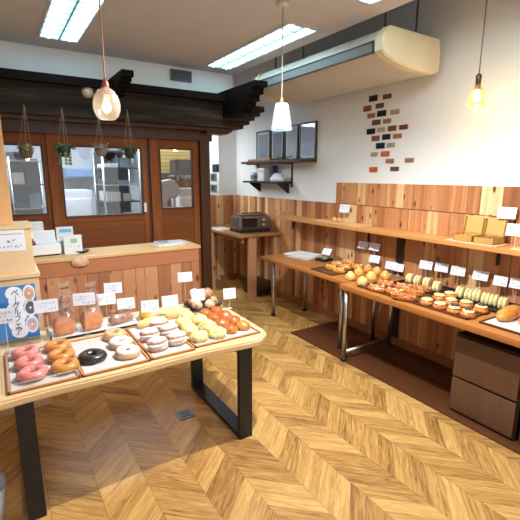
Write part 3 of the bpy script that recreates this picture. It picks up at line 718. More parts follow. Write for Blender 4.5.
# ------------------------------------------------------------------ pale display case at the left, with post and notices
KY = 3.12
kx = fy(43, 300, KY).x; kz = fy(43, 272, KY).z
t = thing('display_case', 'pale wooden stepped display case at the left behind the bagel poster', 'case', (-0.1, 3.3, 0))
b = bm_new(); box(b, -0.6, kx-.01, KY+.01, 3.6, 0, kz-.03); obj('lower_body', b, LIGHTW, t, world=True)
b = bm_new(); box(b, -0.6, kx, KY, 3.62, kz-.03, kz, .004); obj('ledge', b, LIGHTW, t, world=True)
ux = fy(33, 250, KY+.04).x; uz = fy(31, 226, KY+.04).z
b = bm_new(); box(b, -0.6, ux, KY+.04, 3.55, kz, uz-.015, .003); obj('upper_body', b, LIGHTW, t, world=True)
b = bm_new(); box(b, -0.6, ux+.012, KY+.03, 3.56, uz-.015, uz, .003); obj('lid', b, LIGHTW, t, world=True)
px_ = fy(11.5, 210, 3.3).x; pz_ = fy(1, 112, 3.3).z
b = bm_new(); box(b, px_-.22, px_, 3.3, 3.42, uz, pz_, .004); tag(obj('wooden_post', b, LIGHTWZ), 'upright pale wooden board standing on the display case at the left edge', 'post')
a = fy(5.5, 165, 3.295); c = fy(5.5, 196, 3.295)
t = thing('notice', 'pale teal notice pinned to the upright wooden board', 'notice', (c.x-.06, 3.3, c.z))
b = bm_new(); box(b, -.06, .0, -.004, 0, 0, a.z-c.z); obj('sheet', b, plain('teal_paper', (150, 206, 204), .6), t)
b = bm_new(); box(b, -.05, -.012, -.006, -.004, .03, a.z-c.z-.05); obj('panel', b, plain('teal_light', (190, 226, 222), .6), t)

RND = random.Random(77)
def strokes(b, x0, x1, z, h, y, rnd, density=1.0, r=.0011):
    """a line of illegible handwriting on a card facing -Y"""
    x = x0
    while x < x1:
        n = rnd.randint(2, 4); pts = []
        for k in range(n):
            pts.append((min(x1, x+rnd.uniform(0, h*.9)), y, z+rnd.uniform(-h/2, h/2)))
        for p, q in zip(pts, pts[1:]):
            if (Vector(p)-Vector(q)).length > 1e-4: tube(b, [p, q], r, 4)
        x += h*rnd.uniform(.9, 1.4)/density
a = fy(0, 232, KY+.04); c = fy(27, 250, KY+.04)
t = thing('paper_sign', 'white paper sign taped on the pale display case at the left', 'sign', ((a.x+c.x)/2-.02, KY+.04, (fy(14, 251, KY+.04).z)))
b = bm_new(); box(b, -.12, .085, -.003, 0, 0, .15); obj('sheet', b, WHITEC, t)
b = bm_new(); box(b, -.11, .075, -.0045, -.003, .112, .116); obj('red_rule', b, plain('red_ink', (206, 120, 116), .6), t)
b = bm_new(); strokes(b, -.03, .05, .075, .035, -.004, RND, r=.002); strokes(b, -.11, .07, .03, .018, -.004, RND, r=.0014); obj('handwriting', b, INKD, t)

# ------------------------------------------------------------------ things on the sales counter
def cy(px, py): return fz(px, py, CTZ)
P = cy(50, 257)
t = thing('cash_register', 'white cash register on the sales counter beside the display case', 'cash register', (P.x-.03, P.y+.17, CTZ))
b = bm_new(); box(b, -.16, .13, -.12, .14, .012, .10, .008); obj('base', b, WHITEP, t)
b = bm_new(); box(b, -.14, .12, -.10, .12, 0, .014); obj('foot_plate', b, BLACKP, t)
b = bm_new(); prism(b, [(-.06, .10), (-.02, .21), (.03, .21), (.06, .10)], 'x', -.15, .10); obj('display_head', b, WHITEP, t)
b = bm_new(); box(b, -.16, .02, .02, .12, .10, .285, .006); obj('printer', b, plain('register_grey', (222, 224, 226), .4), t)
b = bm_new(); prism(b, [(-.064, .105), (-.029, .20), (-.026, .20), (-.060, .105)], 'x', -.06, .09); obj('screen', b, plain('pale_screen', (226, 232, 240), .2), t)
b = bm_new(); lathe(b, [(0, 0), (.026, 0), (.026, .022), (.011, .04), (.011, .055), (0, .055)], 14, (-.088, -.085, .102)); obj('red_emblem', b, plain('brick_red', (126, 48, 38), .5), t, smooth=True)
t = thing('card_stand', 'white stand with a pale blue band on the counter behind the payment sign', 'sign', (P.x+.155, P.y+.17, CTZ))
b = bm_new(); box(b, -.07, .07, -.008, .008, 0, .235); obj('sheet', b, WHITEC, t)
b = bm_new(); box(b, -.045, .055, -.0095, -.008, .185, .215); obj('blue_band', b, plain('sky_ink', (110, 190, 226), .5), t)
b = bm_new(); strokes(b, -.05, .05, .14, .02, -.009, RND, r=.0014); obj('handwriting', b, INK, t)
b = bm_new(); box(b, -.05, .05, -.02, .05, 0, .006); obj('foot', b, CLEAR, t)
t = thing('payment_sign', 'white payment sign with green mark at the right of the register', 'sign', (P.x+.20, P.y+.06, CTZ), math.radians(-4))
b = bm_new(); box(b, -.075, .075, -.012, .0, 0, .17); obj('sheet', b, WHITEC, t)
b = bm_new(); box(b, -.02, .035, -.0135, -.012, .10, .14, .0); obj('green_mark', b, plain('green_ink', (150, 206, 150), .5), t)
b = bm_new(); strokes(b, -.05, .05, .065, .02, -.013, RND, r=.0014); obj('handwriting', b, INK, t)
b = bm_new(); box(b, -.07, .08, .0, .06, 0, .14); obj('back_holder', b, BLACKP, t)
P = cy(83, 254)
b = bm_new(); lathe(b, [(0, .004), (.05, .004), (.07, .022), (.075, .022), (.055, 0), (0, 0)], 24)
o = obj('coin_dish', b, BLACKP, smooth=True); o.location = (P.x, P.y+.10, CTZ); tag(o, 'small black dish on the sales counter right of the payment sign', 'dish')
P = fy(80, 262, CY0-.0)
b = bm_new(); blob(b, .15, .10, .035, amp=.12, freq=1.6, seed=5); b.transform(Matrix.Rotation(math.radians(90), 4, 'X'))
o = obj('bread_ornament', b, crust('ornament', (196, 150, 116), (226, 190, 158), .6), smooth=True); o.location = (P.x, CY0+.012, P.z); tag(o, 'pale bread shaped ornament hung on the counter front below the dish', 'ornament')
P = cy(172, 246)
for k, (dx, dy, rz, rgb, lab) in enumerate(((0, .12, .12, (226, 228, 232), 'lower white magazine lying on the right end of the sales counter'), (.03, .14, -.10, (206, 212, 216), 'upper pale magazine on the right end of the sales counter'))):
    t = thing('magazine', lab, 'magazine', (P.x+dx, P.y+dy, CTZ+k*.012), rz, 'magazines on the sales counter')
    b = bm_new(); box(b, -.15, .15, -.10, .10, 0, .011, .002); obj('pages', b, plain('magazine_%d' % k, rgb, .3), t)
    b = bm_new(); box(b, -.12, -.02, -.07, .06, .011, .0118); obj('picture', b, plain('magazine_pic_%d' % k, (150, 160, 168), .3, var=.3), t)

# ------------------------------------------------------------------ bagel table in front
TZ = .66
t = thing('display_table', 'pale live edge bagel table on black steel frame legs in front', 'table', (0.4, 2.4, 0))
rnd = random.Random(3)
front = []
for k in range(40):
    x = -.7 + k*(1.27+.7)/39
    front.append((x, 2.005 + .012*math.sin(x*3.1) + .008*math.sin(x*7.7+1)))
edge = front + [(1.33, 2.03), (1.375, 2.07), (1.395, 2.14), (1.40, 2.4), (1.405, 2.7), (1.40, 2.90), (1.37, 2.93), (-.7, 2.93)]
b = bm_new()
prism(b, edge, 'z', TZ-.042, TZ)
top = [f for f in b.faces if f.normal.z > .9 or f.normal.z < -.9]
bmesh.ops.bevel(b, geom=[e for f in top for e in f.edges], offset=.009, segments=2, affect='EDGES')
obj('tabletop', b, LIVE, t, world=True, auto=50)
def uframe(x0, x1, ya, yb):
    b = bm_new()
    box(b, x0, x1, ya, ya+.035, 0, TZ-.045, .002); box(b, x0, x1, yb-.035, yb, 0, TZ-.045, .002)
    box(b, x0, x1, ya+.035, yb-.035, 0, .035, .002); box(b, x0, x1, ya+.035, yb-.035, TZ-.08, TZ-.045, .002)
    obj('leg', b, BLACKM, t, world=True)
lx0, lx1 = fy(240, 400, 2.02).x, fy(252.3, 400, 2.02).x
uframe(lx0, lx1, 2.02, 2.80)
lx0, lx1 = fy(21, 460, 2.02).x, fy(40.5, 460, 2.02).x
uframe(lx0, lx1, 2.02, 2.80)

def tray(x0, x1, y0, y1, label, mat=TRAYW, rim=.012, h=.014, paper=PAPER, z=TZ, name='serving_tray', group='wooden bread trays', seed=0):
    t = thing(name, label, 'tray', ((x0+x1)/2, (y0+y1)/2, z), group=group)
    b = bm_new(); box(b, x0, x1, y0, y1, z, z+.006); box(b, x0, x1, y0, y0+rim, z, z+h, .002); box(b, x0, x1, y1-rim, y1, z, z+h, .002); box(b, x0, x0+rim, y0, y1, z, z+h, .002); box(b, x1-rim, x1, y0, y1, z, z+h, .002)
    obj('tray_body', b, mat, t, world=True)
    if paper:
        r = random.Random(seed); b = bm_new(); nx = ny = 10; g = []
        for i in range(nx+1):
            g.append([b.verts.new((x0+rim+.004+(x1-x0-2*rim-.008)*i/nx, y0+rim+.004+(y1-y0-2*rim-.008)*j/ny, z+.0072+r.uniform(0, .0018))) for j in range(ny+1)])
        for i in range(nx):
            for j in range(ny): b.faces.new((g[i][j], g[i+1][j], g[i+1][j+1], g[i][j+1]))
        obj('paper_liner', b, paper, t, world=True, smooth=True)
    return t
tray(-.05, .26, 2.055, 2.56, 'wooden tray under the pink bagels at the left end of the table', seed=1)
tray(.268, .615, 2.055, 2.56, 'paper lined wooden tray under the black bagel', seed=2)
tray(.623, .880, 2.06, 2.60, 'wooden tray under the powdered buns', seed=3)
tray(.888, 1.335, 2.08, 2.62, 'wooden tray under the yellow and glossy brown buns at the right end', seed=4)
# clear box around the pink bagels
t = thing('clear_tray', 'shallow clear plastic tray holding the pink bagels', 'tray', (.105, 2.31, TZ+.015))
b = bm_new()
x0, x1, y0, y1 = -.04, .262, 2.072, 2.55
for q in ((x0, x0+.003, y0, y1), (x1-.003, x1, y0, y1), (x0, x1, y0, y0+.003), (x0, x1, y1-.003, y1)): box(b, *q, TZ+.0155, TZ+.042)
obj('wall', b, CLEAR, t, world=True)
b = bm_new(); r_ = .0022; z = TZ+.042
tube(b, [(x0, y0, z), (x1, y0, z), (x1, y1, z), (x0, y1, z), (x0, y0, z)], r_, 6); obj('rim', b, clear('rim_plastic', gloss=.25, rough=.15, haze=.10), t, world=True)
ZB = TZ + .010

# --- bagels
PINK = crust('pink_glaze', (206, 112, 104), (232, 150, 138), .35, 12, coat=.3)
GOLD = crust('golden_crust', (186, 116, 44), (222, 160, 82), .35, 10, coat=.25, top=((204, 134, 58), .5, 1.2))
COCOA = crust('cocoa_crust', (34, 24, 20), (60, 44, 36), .35, 10, coat=.3)
ICED = crust('pale_iced_crust', (204, 150, 96), (232, 190, 146), .4, 10, coat=.2)
ICING = crust('white_icing', (236, 220, 212), (250, 242, 236), .4, 20)
def bagel(name, mat, seed, R=.044, r=.0255):
    b = bm_new(); torus(b, R, r, .88, amp=.1, seed=seed)
    return obj(name, b, mat, smooth=True)
def put(o, P, rz, label, cat, group=None, z=None):
    o.location = (P[0], P[1], ZB if z is None else z); o.rotation_euler = (0, 0, rz); return tag(o, label, cat, group)
GP = 'bagels on the front table'
for k, (y, w) in enumerate(((2.168, 'nearest'), (2.315, 'middle'), (2.462, 'rearmost'))):
    put(bagel('bagel', PINK, k+1), (.062 - .006*k, y), k*1.3, w+' pink glazed bagel in the clear tray at the left', 'bagel', GP, ZB+.008)
    put(bagel('bagel', GOLD, k+5), (.208, y+.005), k*1.1, w+' golden brown bagel right of the pink bagels', 'bagel', GP, ZB+.008)
    o = bagel('bagel', ICED, k+9); put(o, (.525, y+.01), k*.9+.4, w+' pale iced bagel at the right of the black bagel', 'bagel', GP)
    c = bm_new(); torus(c, .041, .023, .7, amp=.12, seed=k+9)
    for v in c.verts: v.co.z += .0195
    for f in [f for f in c.faces if f.calc_center_median().z < .027]: c.faces.remove(f)
    obj('icing', c, ICING if k < 2 else ICED, o, smooth=True)
put(bagel('bagel', COCOA, 21, .045, .029), (.35, 2.225), .4, 'black cocoa bagel alone on white paper', 'bagel', GP)

# --- white tray of wrapped loaves
t = thing('white_tray', 'white tray with black edge holding the bagged loaves behind the bagels', 'tray', (.46, 2.735, TZ))
b = bm_new(); box(b, .19, .735, 2.625, 2.84, TZ, TZ+.012, .002); obj('tray_edge', b, BLACKP, t, world=True)
b = bm_new(); box(b, .198, .727, 2.633, 2.832, TZ+.012, TZ+.018, .002); obj('tray_face', b, WHITEP, t, world=True)
LOAF = crust('loaf_crust', (196, 112, 54), (230, 156, 88), .5, 9, top=((176, 96, 42), .75, 1.25))
PASTRY = crust('raisin_pastry', (140, 84, 62), (196, 146, 118), .5, 16, spots=((70, 40, 34), 60, .25))
def bagged(P, w, d, h, bagh, mat, label, seed, cat='bagged bread', sx=1.0):
    t = thing('bagged_bread', label, cat, (P[0], P[1], P[2]), .1*seed, 'cellophane bags of bread on the front table')
    b = bm_new(); blob(b, w, d, h, (0, 0, .003), amp=.04, seed=seed, power=.42, flat=.75); obj('bread', b, mat, t, smooth=True)
    b = bm_new(); seg = 22; rings = []
    for i, (k, z) in enumerate(((1.10, 0), (1.2, h*.3), (1.2, h*.75), (1.0, h*1.08), (.72, h*1.08+(bagh-h)*.28), (.55, h*1.08+(bagh-h)*.42), (.85, bagh*.92), (1.1, bagh))):
        ring = []
        for j in range(seg):
            a = 2*math.pi*j/seg; rr = 1 + (.05+.10*(i > 3))*noise.noise(Vector((math.cos(a)*2.5, math.sin(a)*2.5, i*.8+seed)))*2
            sq = .72
            cxx = math.copysign(abs(math.cos(a))**sq, math.cos(a)); sy = math.copysign(abs(math.sin(a))**sq, math.sin(a))
            ring.append(b.verts.new((cxx*w/2*k*rr, sy*d/2*(k if i < 4 else k*.5)*rr, z+.001)))
        rings.append(ring)
    for a_, c_ in zip(rings, rings[1:]):
        for j in range(seg): b.faces.new((a_[j], a_[(j+1) % seg], c_[(j+1) % seg], c_[j]))
    obj('cellophane_bag', b, BAG, t, smooth=True)
    b = bm_new(); z = h*1.08+(bagh-h)*.42; lathe(b, [(w*.29, z-.004), (w*.30, z), (w*.29, z+.004)], 14); b.transform(Matrix.Diagonal((1, .6, 1, 1))); obj('tie', b, BRASS, t, smooth=True)
    return t
zt_ = TZ+.018
bagged((.272, 2.682, zt_), .125, .085, .115, .19, LOAF, 'bagged brown loaf at the left of the white tray', 1)
bagged((.436, 2.685, zt_), .125, .085, .115, .19, LOAF, 'bagged brown loaf second from the left on the white tray', 2)
bagged((.622, 2.70, zt_), .16, .075, .055, .10, PASTRY, 'bagged dark raisin pastry at the right end of the white tray', 3)
bagged((.31, 2.80, zt_), .085, .05, .21, .30, PASTRY, 'tall narrow bag standing behind the leftmost loaf', 4)
bagged((.465, 2.80, zt_), .085, .05, .19, .28, PASTRY, 'tall narrow bag standing behind the second loaf under the price cards', 5)

# --- powdered split buns and long rolls
POWDER = crust('powdered_bun', (176, 128, 92), (206, 164, 124), .7, 16, top=((240, 232, 232), .62, .95))
CREAM = crust('whipped_cream', (244, 238, 230), (250, 246, 240), .5, 20)
def split_bun(seed, L=.122, W=.085, H=.072, mat=POWDER, fill=CREAM):
    t = bpy.data.objects.new('split_bun', None); COL.objects.link(t)
    b = bm_new(); blob(b, L, W, H*.50, amp=.05, seed=seed, sub=3, flat=.5); obj('lower_half', b, mat, t, smooth=True)
    b = bm_new(); blob(b, L*.93, W*.9, H*.22, (0, -.006, H*.40), amp=.08, seed=seed+1, flat=.8); obj('cream', b, fill, t, smooth=True)
    b = bm_new(); blob(b, L*.98, W*.94, H*.55, (0, .006, H*.50), amp=.05, seed=seed+2, flat=.25); obj('upper_half', b, mat, t, smooth=True)
    return t
GB = 'powdered buns on the front table'
for k, (x, y, rz, lab) in enumerate(((.692, 2.165, .05, 'front left powdered cream bun beside the iced bagels'), (.818, 2.185, .12, 'front right powdered cream bun beside the yellow buns'), (.696, 2.325, -.05, 'left powdered bun in the middle row'), (.822, 2.33, .1, 'right powdered bun in the middle row'), (.80, 2.455, .0, 'rear powdered bun below the long pale roll'))):
    o = split_bun(k*3+1); o.location = (x, y, ZB); o.rotation_euler = (0, 0, rz); tag(o, lab, 'bun', GB)
PALE = crust('pale_roll', (226, 196, 116), (244, 226, 166), .55, 10)
def longroll(L, W, H, mat, seed, name='long_roll', cuts=0, cutmat=None):
    b = bm_new(); blob(b, L, W, H, amp=.05, seed=seed, flat=.45, power=.85)
    o = obj(name, b, mat, smooth=True)
    if cuts:
        b = bm_new()
        for k in range(cuts):
            x = -L*.32 + L*.64*k/max(1, cuts-1)
            blob(b, L*.16, W*.62, H*.12, (x, 0, H*.90), amp=.05, seed=seed+k, sub=2, rot=.6)
        obj('scoring', b, cutmat, o, smooth=True)
    return o
put(longroll(.21, .07, .055, PALE, 3), (.79, 2.555), .06, 'long pale yellow roll at the back of the powdered buns', 'roll', 'long rolls')
put(longroll(.20, .06, .05, PALE, 8), (1.02, 2.68), .03, 'long pale yellow roll behind the yellow melon buns', 'roll', 'long rolls', TZ)
put(longroll(.10, .08, .09, crust('lemon_bread', (226, 178, 50), (244, 206, 96), .5), 13), (.80, 2.75), 1.2, 'bright yellow bread half hidden behind the price card', 'bread', z=TZ)
# --- melon buns
MELON = crust('melon_crust', (228, 204, 120), (244, 230, 172), .65, 14, spots=((196, 168, 70), 30, .12))
def melon(seed):
    b = bm_new(); blob(b, .118, .112, .058, amp=.12, freq=2.4, seed=seed, flat=.4)
    o = obj('melon_bun', b, MELON, smooth=True)
    b = bm_new()
    for k in range(3):
        pts = []
        for i in range(9):
            a = -1.1+2.2*i/8; r = .052*math.cos(k*.6-.6)
            p = Vector((math.sin(a)*r*1.05, -.035+.035*k, 0)); zz = .056*math.sqrt(max(.02, 1-(p.x/.062)**2-(p.y/.06)**2))+.002
            pts.append((p.x, p.y, zz))
        tube(b, pts, .0028, 5)
    obj('sugar_ridge', b, crust('sugar_ridge', (214, 186, 92), (236, 218, 140), .7), o, smooth=True)
    return o
for k, (x, y, lab) in enumerate(((.948, 2.17, 'front pale yellow melon bun beside the powdered buns'), (1.072, 2.165, 'front yellow melon bun touching the glossy brown buns'), (.945, 2.305, 'pale yellow melon bun in the second row at the left'), (1.07, 2.30, 'pale yellow melon bun in the second row at the right'), (.955, 2.435, 'pale yellow melon bun in the third row at the left'), (1.075, 2.43, 'pale yellow melon bun in the third row at the right'), (1.02, 2.555, 'rearmost yellow melon bun'))):
    put(melon(k+1), (x, y), k*.8, lab, 'bun', 'yellow melon buns')
# --- glossy brown buns
GLOSS = crust('egg_washed_crust', (186, 96, 38), (220, 138, 62), .35, 8, coat=.25, top=((174, 84, 34), .7, 1.25))
GLOSSY = crust('egg_washed_light', (190, 104, 36), (222, 148, 62), .35, 8, coat=.25)
for k, (x, y, m, lab) in enumerate(((1.178, 2.315, GLOSS, 'glossy brown bun in the middle of its tray'), (1.272, 2.195, GLOSSY, 'front glossy golden bun at the right end of the table'), (1.27, 2.32, GLOSS, 'glossy brown bun at the right in the second row'), (1.178, 2.435, GLOSS, 'glossy brown bun at the left in the third row'), (1.268, 2.44, GLOSS, 'glossy brown bun at the right in the third row'), (1.17, 2.555, GLOSS, 'rear left glossy dark brown bun'), (1.262, 2.565, GLOSS, 'rear right glossy dark brown bun'), (1.175, 2.19, GLOSS, 'front glossy brown bun beside the front yellow melon bun'))):
    b = bm_new(); blob(b, .094, .092, .050, amp=.07, seed=k+31, flat=.4); put(obj('glossy_bun', b, m, smooth=True), (x, y-.005), k*.7, lab, 'bun', 'glossy brown buns')
# --- black plate of wrapped round buns
t = thing('black_plate', 'round black plate heaped with pale buns at the back right table corner', 'plate', (1.255, 2.775, TZ))
b = bm_new(); lathe(b, [(0, .004), (.10, .004), (.135, .026), (.142, .026), (.11, 0), (0, 0)], 32); obj('dish', b, BLACKP, t, smooth=True)
b = bm_new(); lathe(b, [(.139, .0262), (.143, .0285), (.145, .026)], 32); obj('rim', b, plain('rim_black', (40, 38, 38), .25), t, smooth=True)
PALEB = crust('beige_bun', (206, 160, 116), (236, 206, 168), .45, 10, coat=.2)
BROWNB = crust('tan_bun', (170, 116, 78), (210, 166, 128), .45, 10, coat=.2)
for k, (dx, dy, dz, m, lab) in enumerate(((-.07, -.05, 0, PALEB, 'pale bun at the front left of the black plate'), (.02, -.075, 0, PALEB, 'pale bun at the front of the black plate'), (.08, -.01, 0, BROWNB, 'tan bun at the right of the black plate'), (-.06, .05, 0, BROWNB, 'tan bun at the rear left of the black plate'), (.03, .07, 0, PALEB, 'pale bun at the rear of the black plate'), (-.005, 0, .06, BROWNB, 'tan bun on top of the heap on the black plate'), (-.045, .055, .062, PALEB, 'pale bun topping the rear of the heap on the black plate'), (.055, .03, .058, BROWNB, 'tan bun topping the right side of the heap on the black plate'))):
    b = bm_new(); blob(b, .085, .08, .066, amp=.08, seed=k+51, flat=.5); put(obj('round_bun', b, m, smooth=True), (1.255+dx, 2.775+dy), k, lab, 'bun', 'round buns on the black plate', TZ+.006+dz)

# --- price cards
def card(x, y, zc, w, h, label, group, rz=0.0, tilt=0.12, base=TZ, seed=0, foot=True, name='price_card'):
    """small card clipped upright on a clear stem; front faces local -Y"""
    t = thing(name, label, 'price card', (x, y, base), rz, group)
    r = random.Random(seed*13+5)
    M = Matrix.Translation((0, 0, zc-base)) @ Matrix.Rotation(-tilt, 4, 'X')
    b = bm_new(); box(b, -w/2, w/2, -.0012, .0012, -h/2, h/2); b.transform(M); obj('card', b, WHITEC, t)
    b = bm_new(); strokes(b, -w*.40, w*.36, h*.22, h*.16, -.0022, r, r=.0010); strokes(b, -w*.38, w*.1, -.02*h, h*.14, -.0022, r, r=.0010); strokes(b, -w*.1, w*.38, -.26*h, h*.2, -.0022, r, r=.0012)
    b.transform(M); obj('handwriting', b, INK, t)
    b = bm_new(); tube(b, [(0, .004, 0.003), (0, .004, zc-base-h*.3)], .0022, 6); box(b, -.018, .018, -.012, .02, 0, .004); obj('stem', b, clear('clear_stem', gloss=.1, rough=.1, haze=.3), t)
    return t
GC = 'price cards on the bagel table'
LC = [(4, 316, 2.60, .11, .085, 'price card overlapping the lower left of the bagel poster'), (46, 306, 2.60, .125, .075, 'price card between the bagel poster and the bagged loaves'), (84, 299, 2.615, .125, .075, 'price card in front of the second tall bag'), (106, 299, 2.865, .125, .08, 'price card right of the tall bags, lower of the overlapping pair'), (113, 288, 2.90, .12, .075, 'topmost price card behind the bagged loaves'), (126, 303.5, 2.865, .12, .08, 'price card above the raisin pastry'), (150, 306, 2.63, .115, .08, 'price card behind the long pale roll'), (170, 301, 2.70, .115, .08, 'price card behind the powdered buns right of the yellow bread'), (185, 277, 2.91, .11, .075, 'highest price card standing left behind the black plate'), (198, 295, 2.63, .10, .085, 'price card in front of the black plate'), (229.5, 293.5, 2.62, .095, .08, 'price card on a thin stem right of the black plate')]
for i, (px, py, y, w, h, lab) in enumerate(LC):
    P = fy(px, py, y); card(P.x, y, P.z, w, h, lab, GC, rz=math.radians(-6 if i % 2 else -14), seed=i, base=TZ+(.018 if 2.62 < y < 2.84 and .19 < P.x < .735 else (.009 if y < 2.56 else 0)))

# --- bagel poster in an acrylic stand
PX1 = fy(40, 330, 2.70).x
wp = .44
t = thing('poster_stand', 'blue bagel fair poster in a clear stand at the left of the table', 'poster', (PX1-wp/2, 2.72, TZ), math.radians(-3))
hp = fy(20, 283, 2.80).z - TZ - .028
M = Matrix.Translation((0, 0, .028)) @ Matrix.Rotation(math.radians(-9), 4, 'X')
def pobj(name, b, m, smooth=False): b.transform(M); return obj(name, b, m, t, smooth=smooth)
b = bm_new(); box(b, -wp/2, wp/2, 0, .002, 0, hp); pobj('poster_sheet', b, plain('poster_blue', (22, 112, 182), .5, var=.04))
b = bm_new(); box(b, -wp/2-.006, wp/2+.006, .003, .006, -.02, hp+.006); box(b, -wp/2-.006, wp/2+.006, -.005, -.003, -.02, hp+.006); pobj('acrylic_sleeve', b, clear('acrylic', gloss=.02, rough=.02))
b = bm_new(); box(b, -wp/2, wp/2, -.05, .09, 0, .006, .002); box(b, -wp/2+.02, wp/2-.02, -.05, -.046, .006, .018); obj('acrylic_foot', b, CLEAR, t)
cxp = wp/2-.108
b = bm_new()
for k in range(6):
    c = (cxp+.006*(-1)**k, .045+(hp-.09)*k/5)
    vs = [b.verts.new((c[0]+.044*math.cos(2*math.pi*i/24), -.0008-.0001*k, c[1]+.040*math.sin(2*math.pi*i/24))) for i in range(24)]
    b.faces.new(vs)
pobj('white_cloud', b, WHITEC)
cu = bpy.data.curves.new('title', 'FONT'); cu.body = '\u30d9\n\uff5c\n\u30b0\n\u30eb\n\u30d5\n\u30a7\n\u30a2'; cu.align_x = 'CENTER'; cu.size = .05; cu.space_line = .8; cu.extrude = .0002; cu.offset = .0007
tx = bpy.data.objects.new('title_text', cu); COL.objects.link(tx)
dg = bpy.context.evaluated_depsgraph_get(); me = bpy.data.meshes.new_from_object(tx.evaluated_get(dg)); bpy.data.objects.remove(tx)
zs = [v.co.y for v in me.vertices]; y0_, y1_ = min(zs), max(zs); k_ = (hp-.05)/(y1_-y0_)
b = bm_new(); b.from_mesh(me); bpy.data.meshes.remove(me)
for v in b.verts: v.co = Vector((cxp+v.co.x*.85, -.0020-v.co.z, .025+(v.co.y-y0_)*k_))
pobj('title_text', b, plain('navy_ink', (34, 36, 76), .6))
for k, (dz, c1) in enumerate(((hp-.055, (214, 160, 128)), (hp*.555, (70, 66, 82)), (hp*.24, (206, 170, 172)))):
    dx = wp/2-.036
    b = bm_new(); vs = [b.verts.new((dx+.033*math.cos(2*math.pi*i/28), -.0007, dz+.052*math.sin(2*math.pi*i/28))) for i in range(28)]; b.faces.new(vs); o = pobj('picture_disc', b, WHITEC)
    b = bm_new(); ii = []; oo = []
    for i in range(28):
        a = 2*math.pi*i/28; oo.append(b.verts.new((dx+.027*math.cos(a), -.0013, dz+.038*math.sin(a)))); ii.append(b.verts.new((dx+.006*math.cos(a), -.0013, dz+.008*math.sin(a))))
    for i in range(28): b.faces.new((oo[i], oo[(i+1) % 28], ii[(i+1) % 28], ii[i]))
    b.transform(M); obj('bagel_print', b, plain('print_%d' % k, c1, .6, var=.25, scale=40), o)

# ------------------------------------------------------------------ right-hand tables: bread, plates, cards
RZ = .72
def rp(px, py, z=RZ+.015): return fz(px, py, z)
P = rp(305, 252)
t = thing('serving_plate', 'large white plate near the corner on the rear bread table', 'plate', (2.98, 3.72, RZ), .2)
b = bm_new(); pr = [(-.13, -.19), (.13, -.19), (.15, -.15), (.15, .15), (.13, .19), (-.13, .19), (-.15, .15), (-.15, -.15)]
prism(b, pr, 'z', 0, .012); obj('plate_body', b, WHITEP, t)
b = bm_new()
for i in range(8):
    p, q = pr[i], pr[(i+1) % 8]; tube(b, [(p[0], p[1], .016), (q[0], q[1], .016)], .006, 6)
obj('rim', b, plain('plate_rim', (216, 220, 226), .3), t, smooth=True)
P = rp(322, 259)
t = thing('salad_pack', 'clear topped pack of greens beside the white plate', 'food pack', (3.02, 3.38, RZ), .1)
b = bm_new(); box(b, -.09, .09, -.07, .07, 0, .03, .008); obj('pack_tray', b, BLACKP, t)
b = bm_new()
for k in range(14): blob(b, .05, .04, .03, (RND.uniform(-.06, .06), RND.uniform(-.045, .045), .02), amp=.3, freq=3, seed=k, sub=2)
obj('greens', b, crust('greens', (92, 110, 56), (190, 190, 140), .5, 20), t, smooth=True)
b = bm_new(); box(b, -.085, .085, -.065, .065, .03, .06, .012); obj('clear_lid', b, CLEAR, t)
b = bm_new(); blob(b, .15, .10, .055, amp=.1, seed=77); put(obj('dark_pastry', b, crust('dark_pastry', (112, 70, 40), (160, 104, 62), .5), smooth=True), (3.10, 3.26), 1.2, 'brown pastry behind the golden rolls beside the salad pack', 'pastry', z=RZ)
P = fx(321, 250, 3.1); card(3.0, 3.33, .83, .11, .075, 'price card lying against the salad pack on the rear table', 'price cards on the right tables', rz=math.radians(-78), tilt=.6, base=RZ+.0, seed=40)

def rtray(x0, x1, y0, y1, label, mat, paper=None, seed=0):
    return tray(x0, x1, y0, y1, label, mat, z=RZ, paper=paper, group='trays on the right tables', seed=seed)
DTRAY = wood('dark_tray_wood', [(84, 52, 32), (112, 72, 46)], 'y', island=False, rough=.4)
rtray(2.60, 3.12, 2.80, 3.12, 'dark wooden tray under the golden rolls on the rear table', DTRAY)
rtray(2.52, 2.82, 2.03, 2.40, 'dark wooden tray at the left end of the front table', DTRAY)
rtray(2.52, 2.80, 1.42, 2.02, 'dark wooden tray under the toppings buns near the table edge', DTRAY)
rtray(2.85, 3.12, 1.87, 2.02+.0, 'short black tray under the first pale sandwiches', BLACKP) if False else None
rtray(2.83, 3.13, 1.36, 2.32, 'black tray under the row of pale sandwiches', BLACKP)
rtray(2.54, 3.05, .75, 1.352, 'paper lined tray under the long brown loaves at the right', DTRAY, PAPER, 9)
ZR = RZ+.008
ROLLG = crust('roll_golden', (188, 112, 42), (228, 164, 80), .35, 10, coat=.25, top=((220, 146, 58), .6, 1.2))
BUTTER = crust('butter_crust', (228, 174, 82), (248, 218, 140), .4, 10, coat=.2)
CUTM = crust('scored_crumb', (232, 196, 124), (244, 220, 160), .6)
for k, (px, py, lab) in enumerate(((331, 267.5, 'leftmost golden roll on the rear bread table'), (337, 264, 'second golden roll from the left, at the back of its cluster'), (339, 270.5, 'golden roll at the front of the left cluster'), (345, 267, 'golden roll in the middle of the left cluster'), (349, 262.5, 'golden roll at the rear right of the left cluster'), (357, 267, 'flat golden roll behind the round butter buns'))):
    P = rp(px, py, ZR+.02)
    put(longroll(.125, .06, .05, ROLLG, k+61, 'golden_roll', 3, CUTM), (min(P.x, 3.06), P.y), math.radians(-62), lab, 'roll', 'golden rolls on the rear table', ZR)
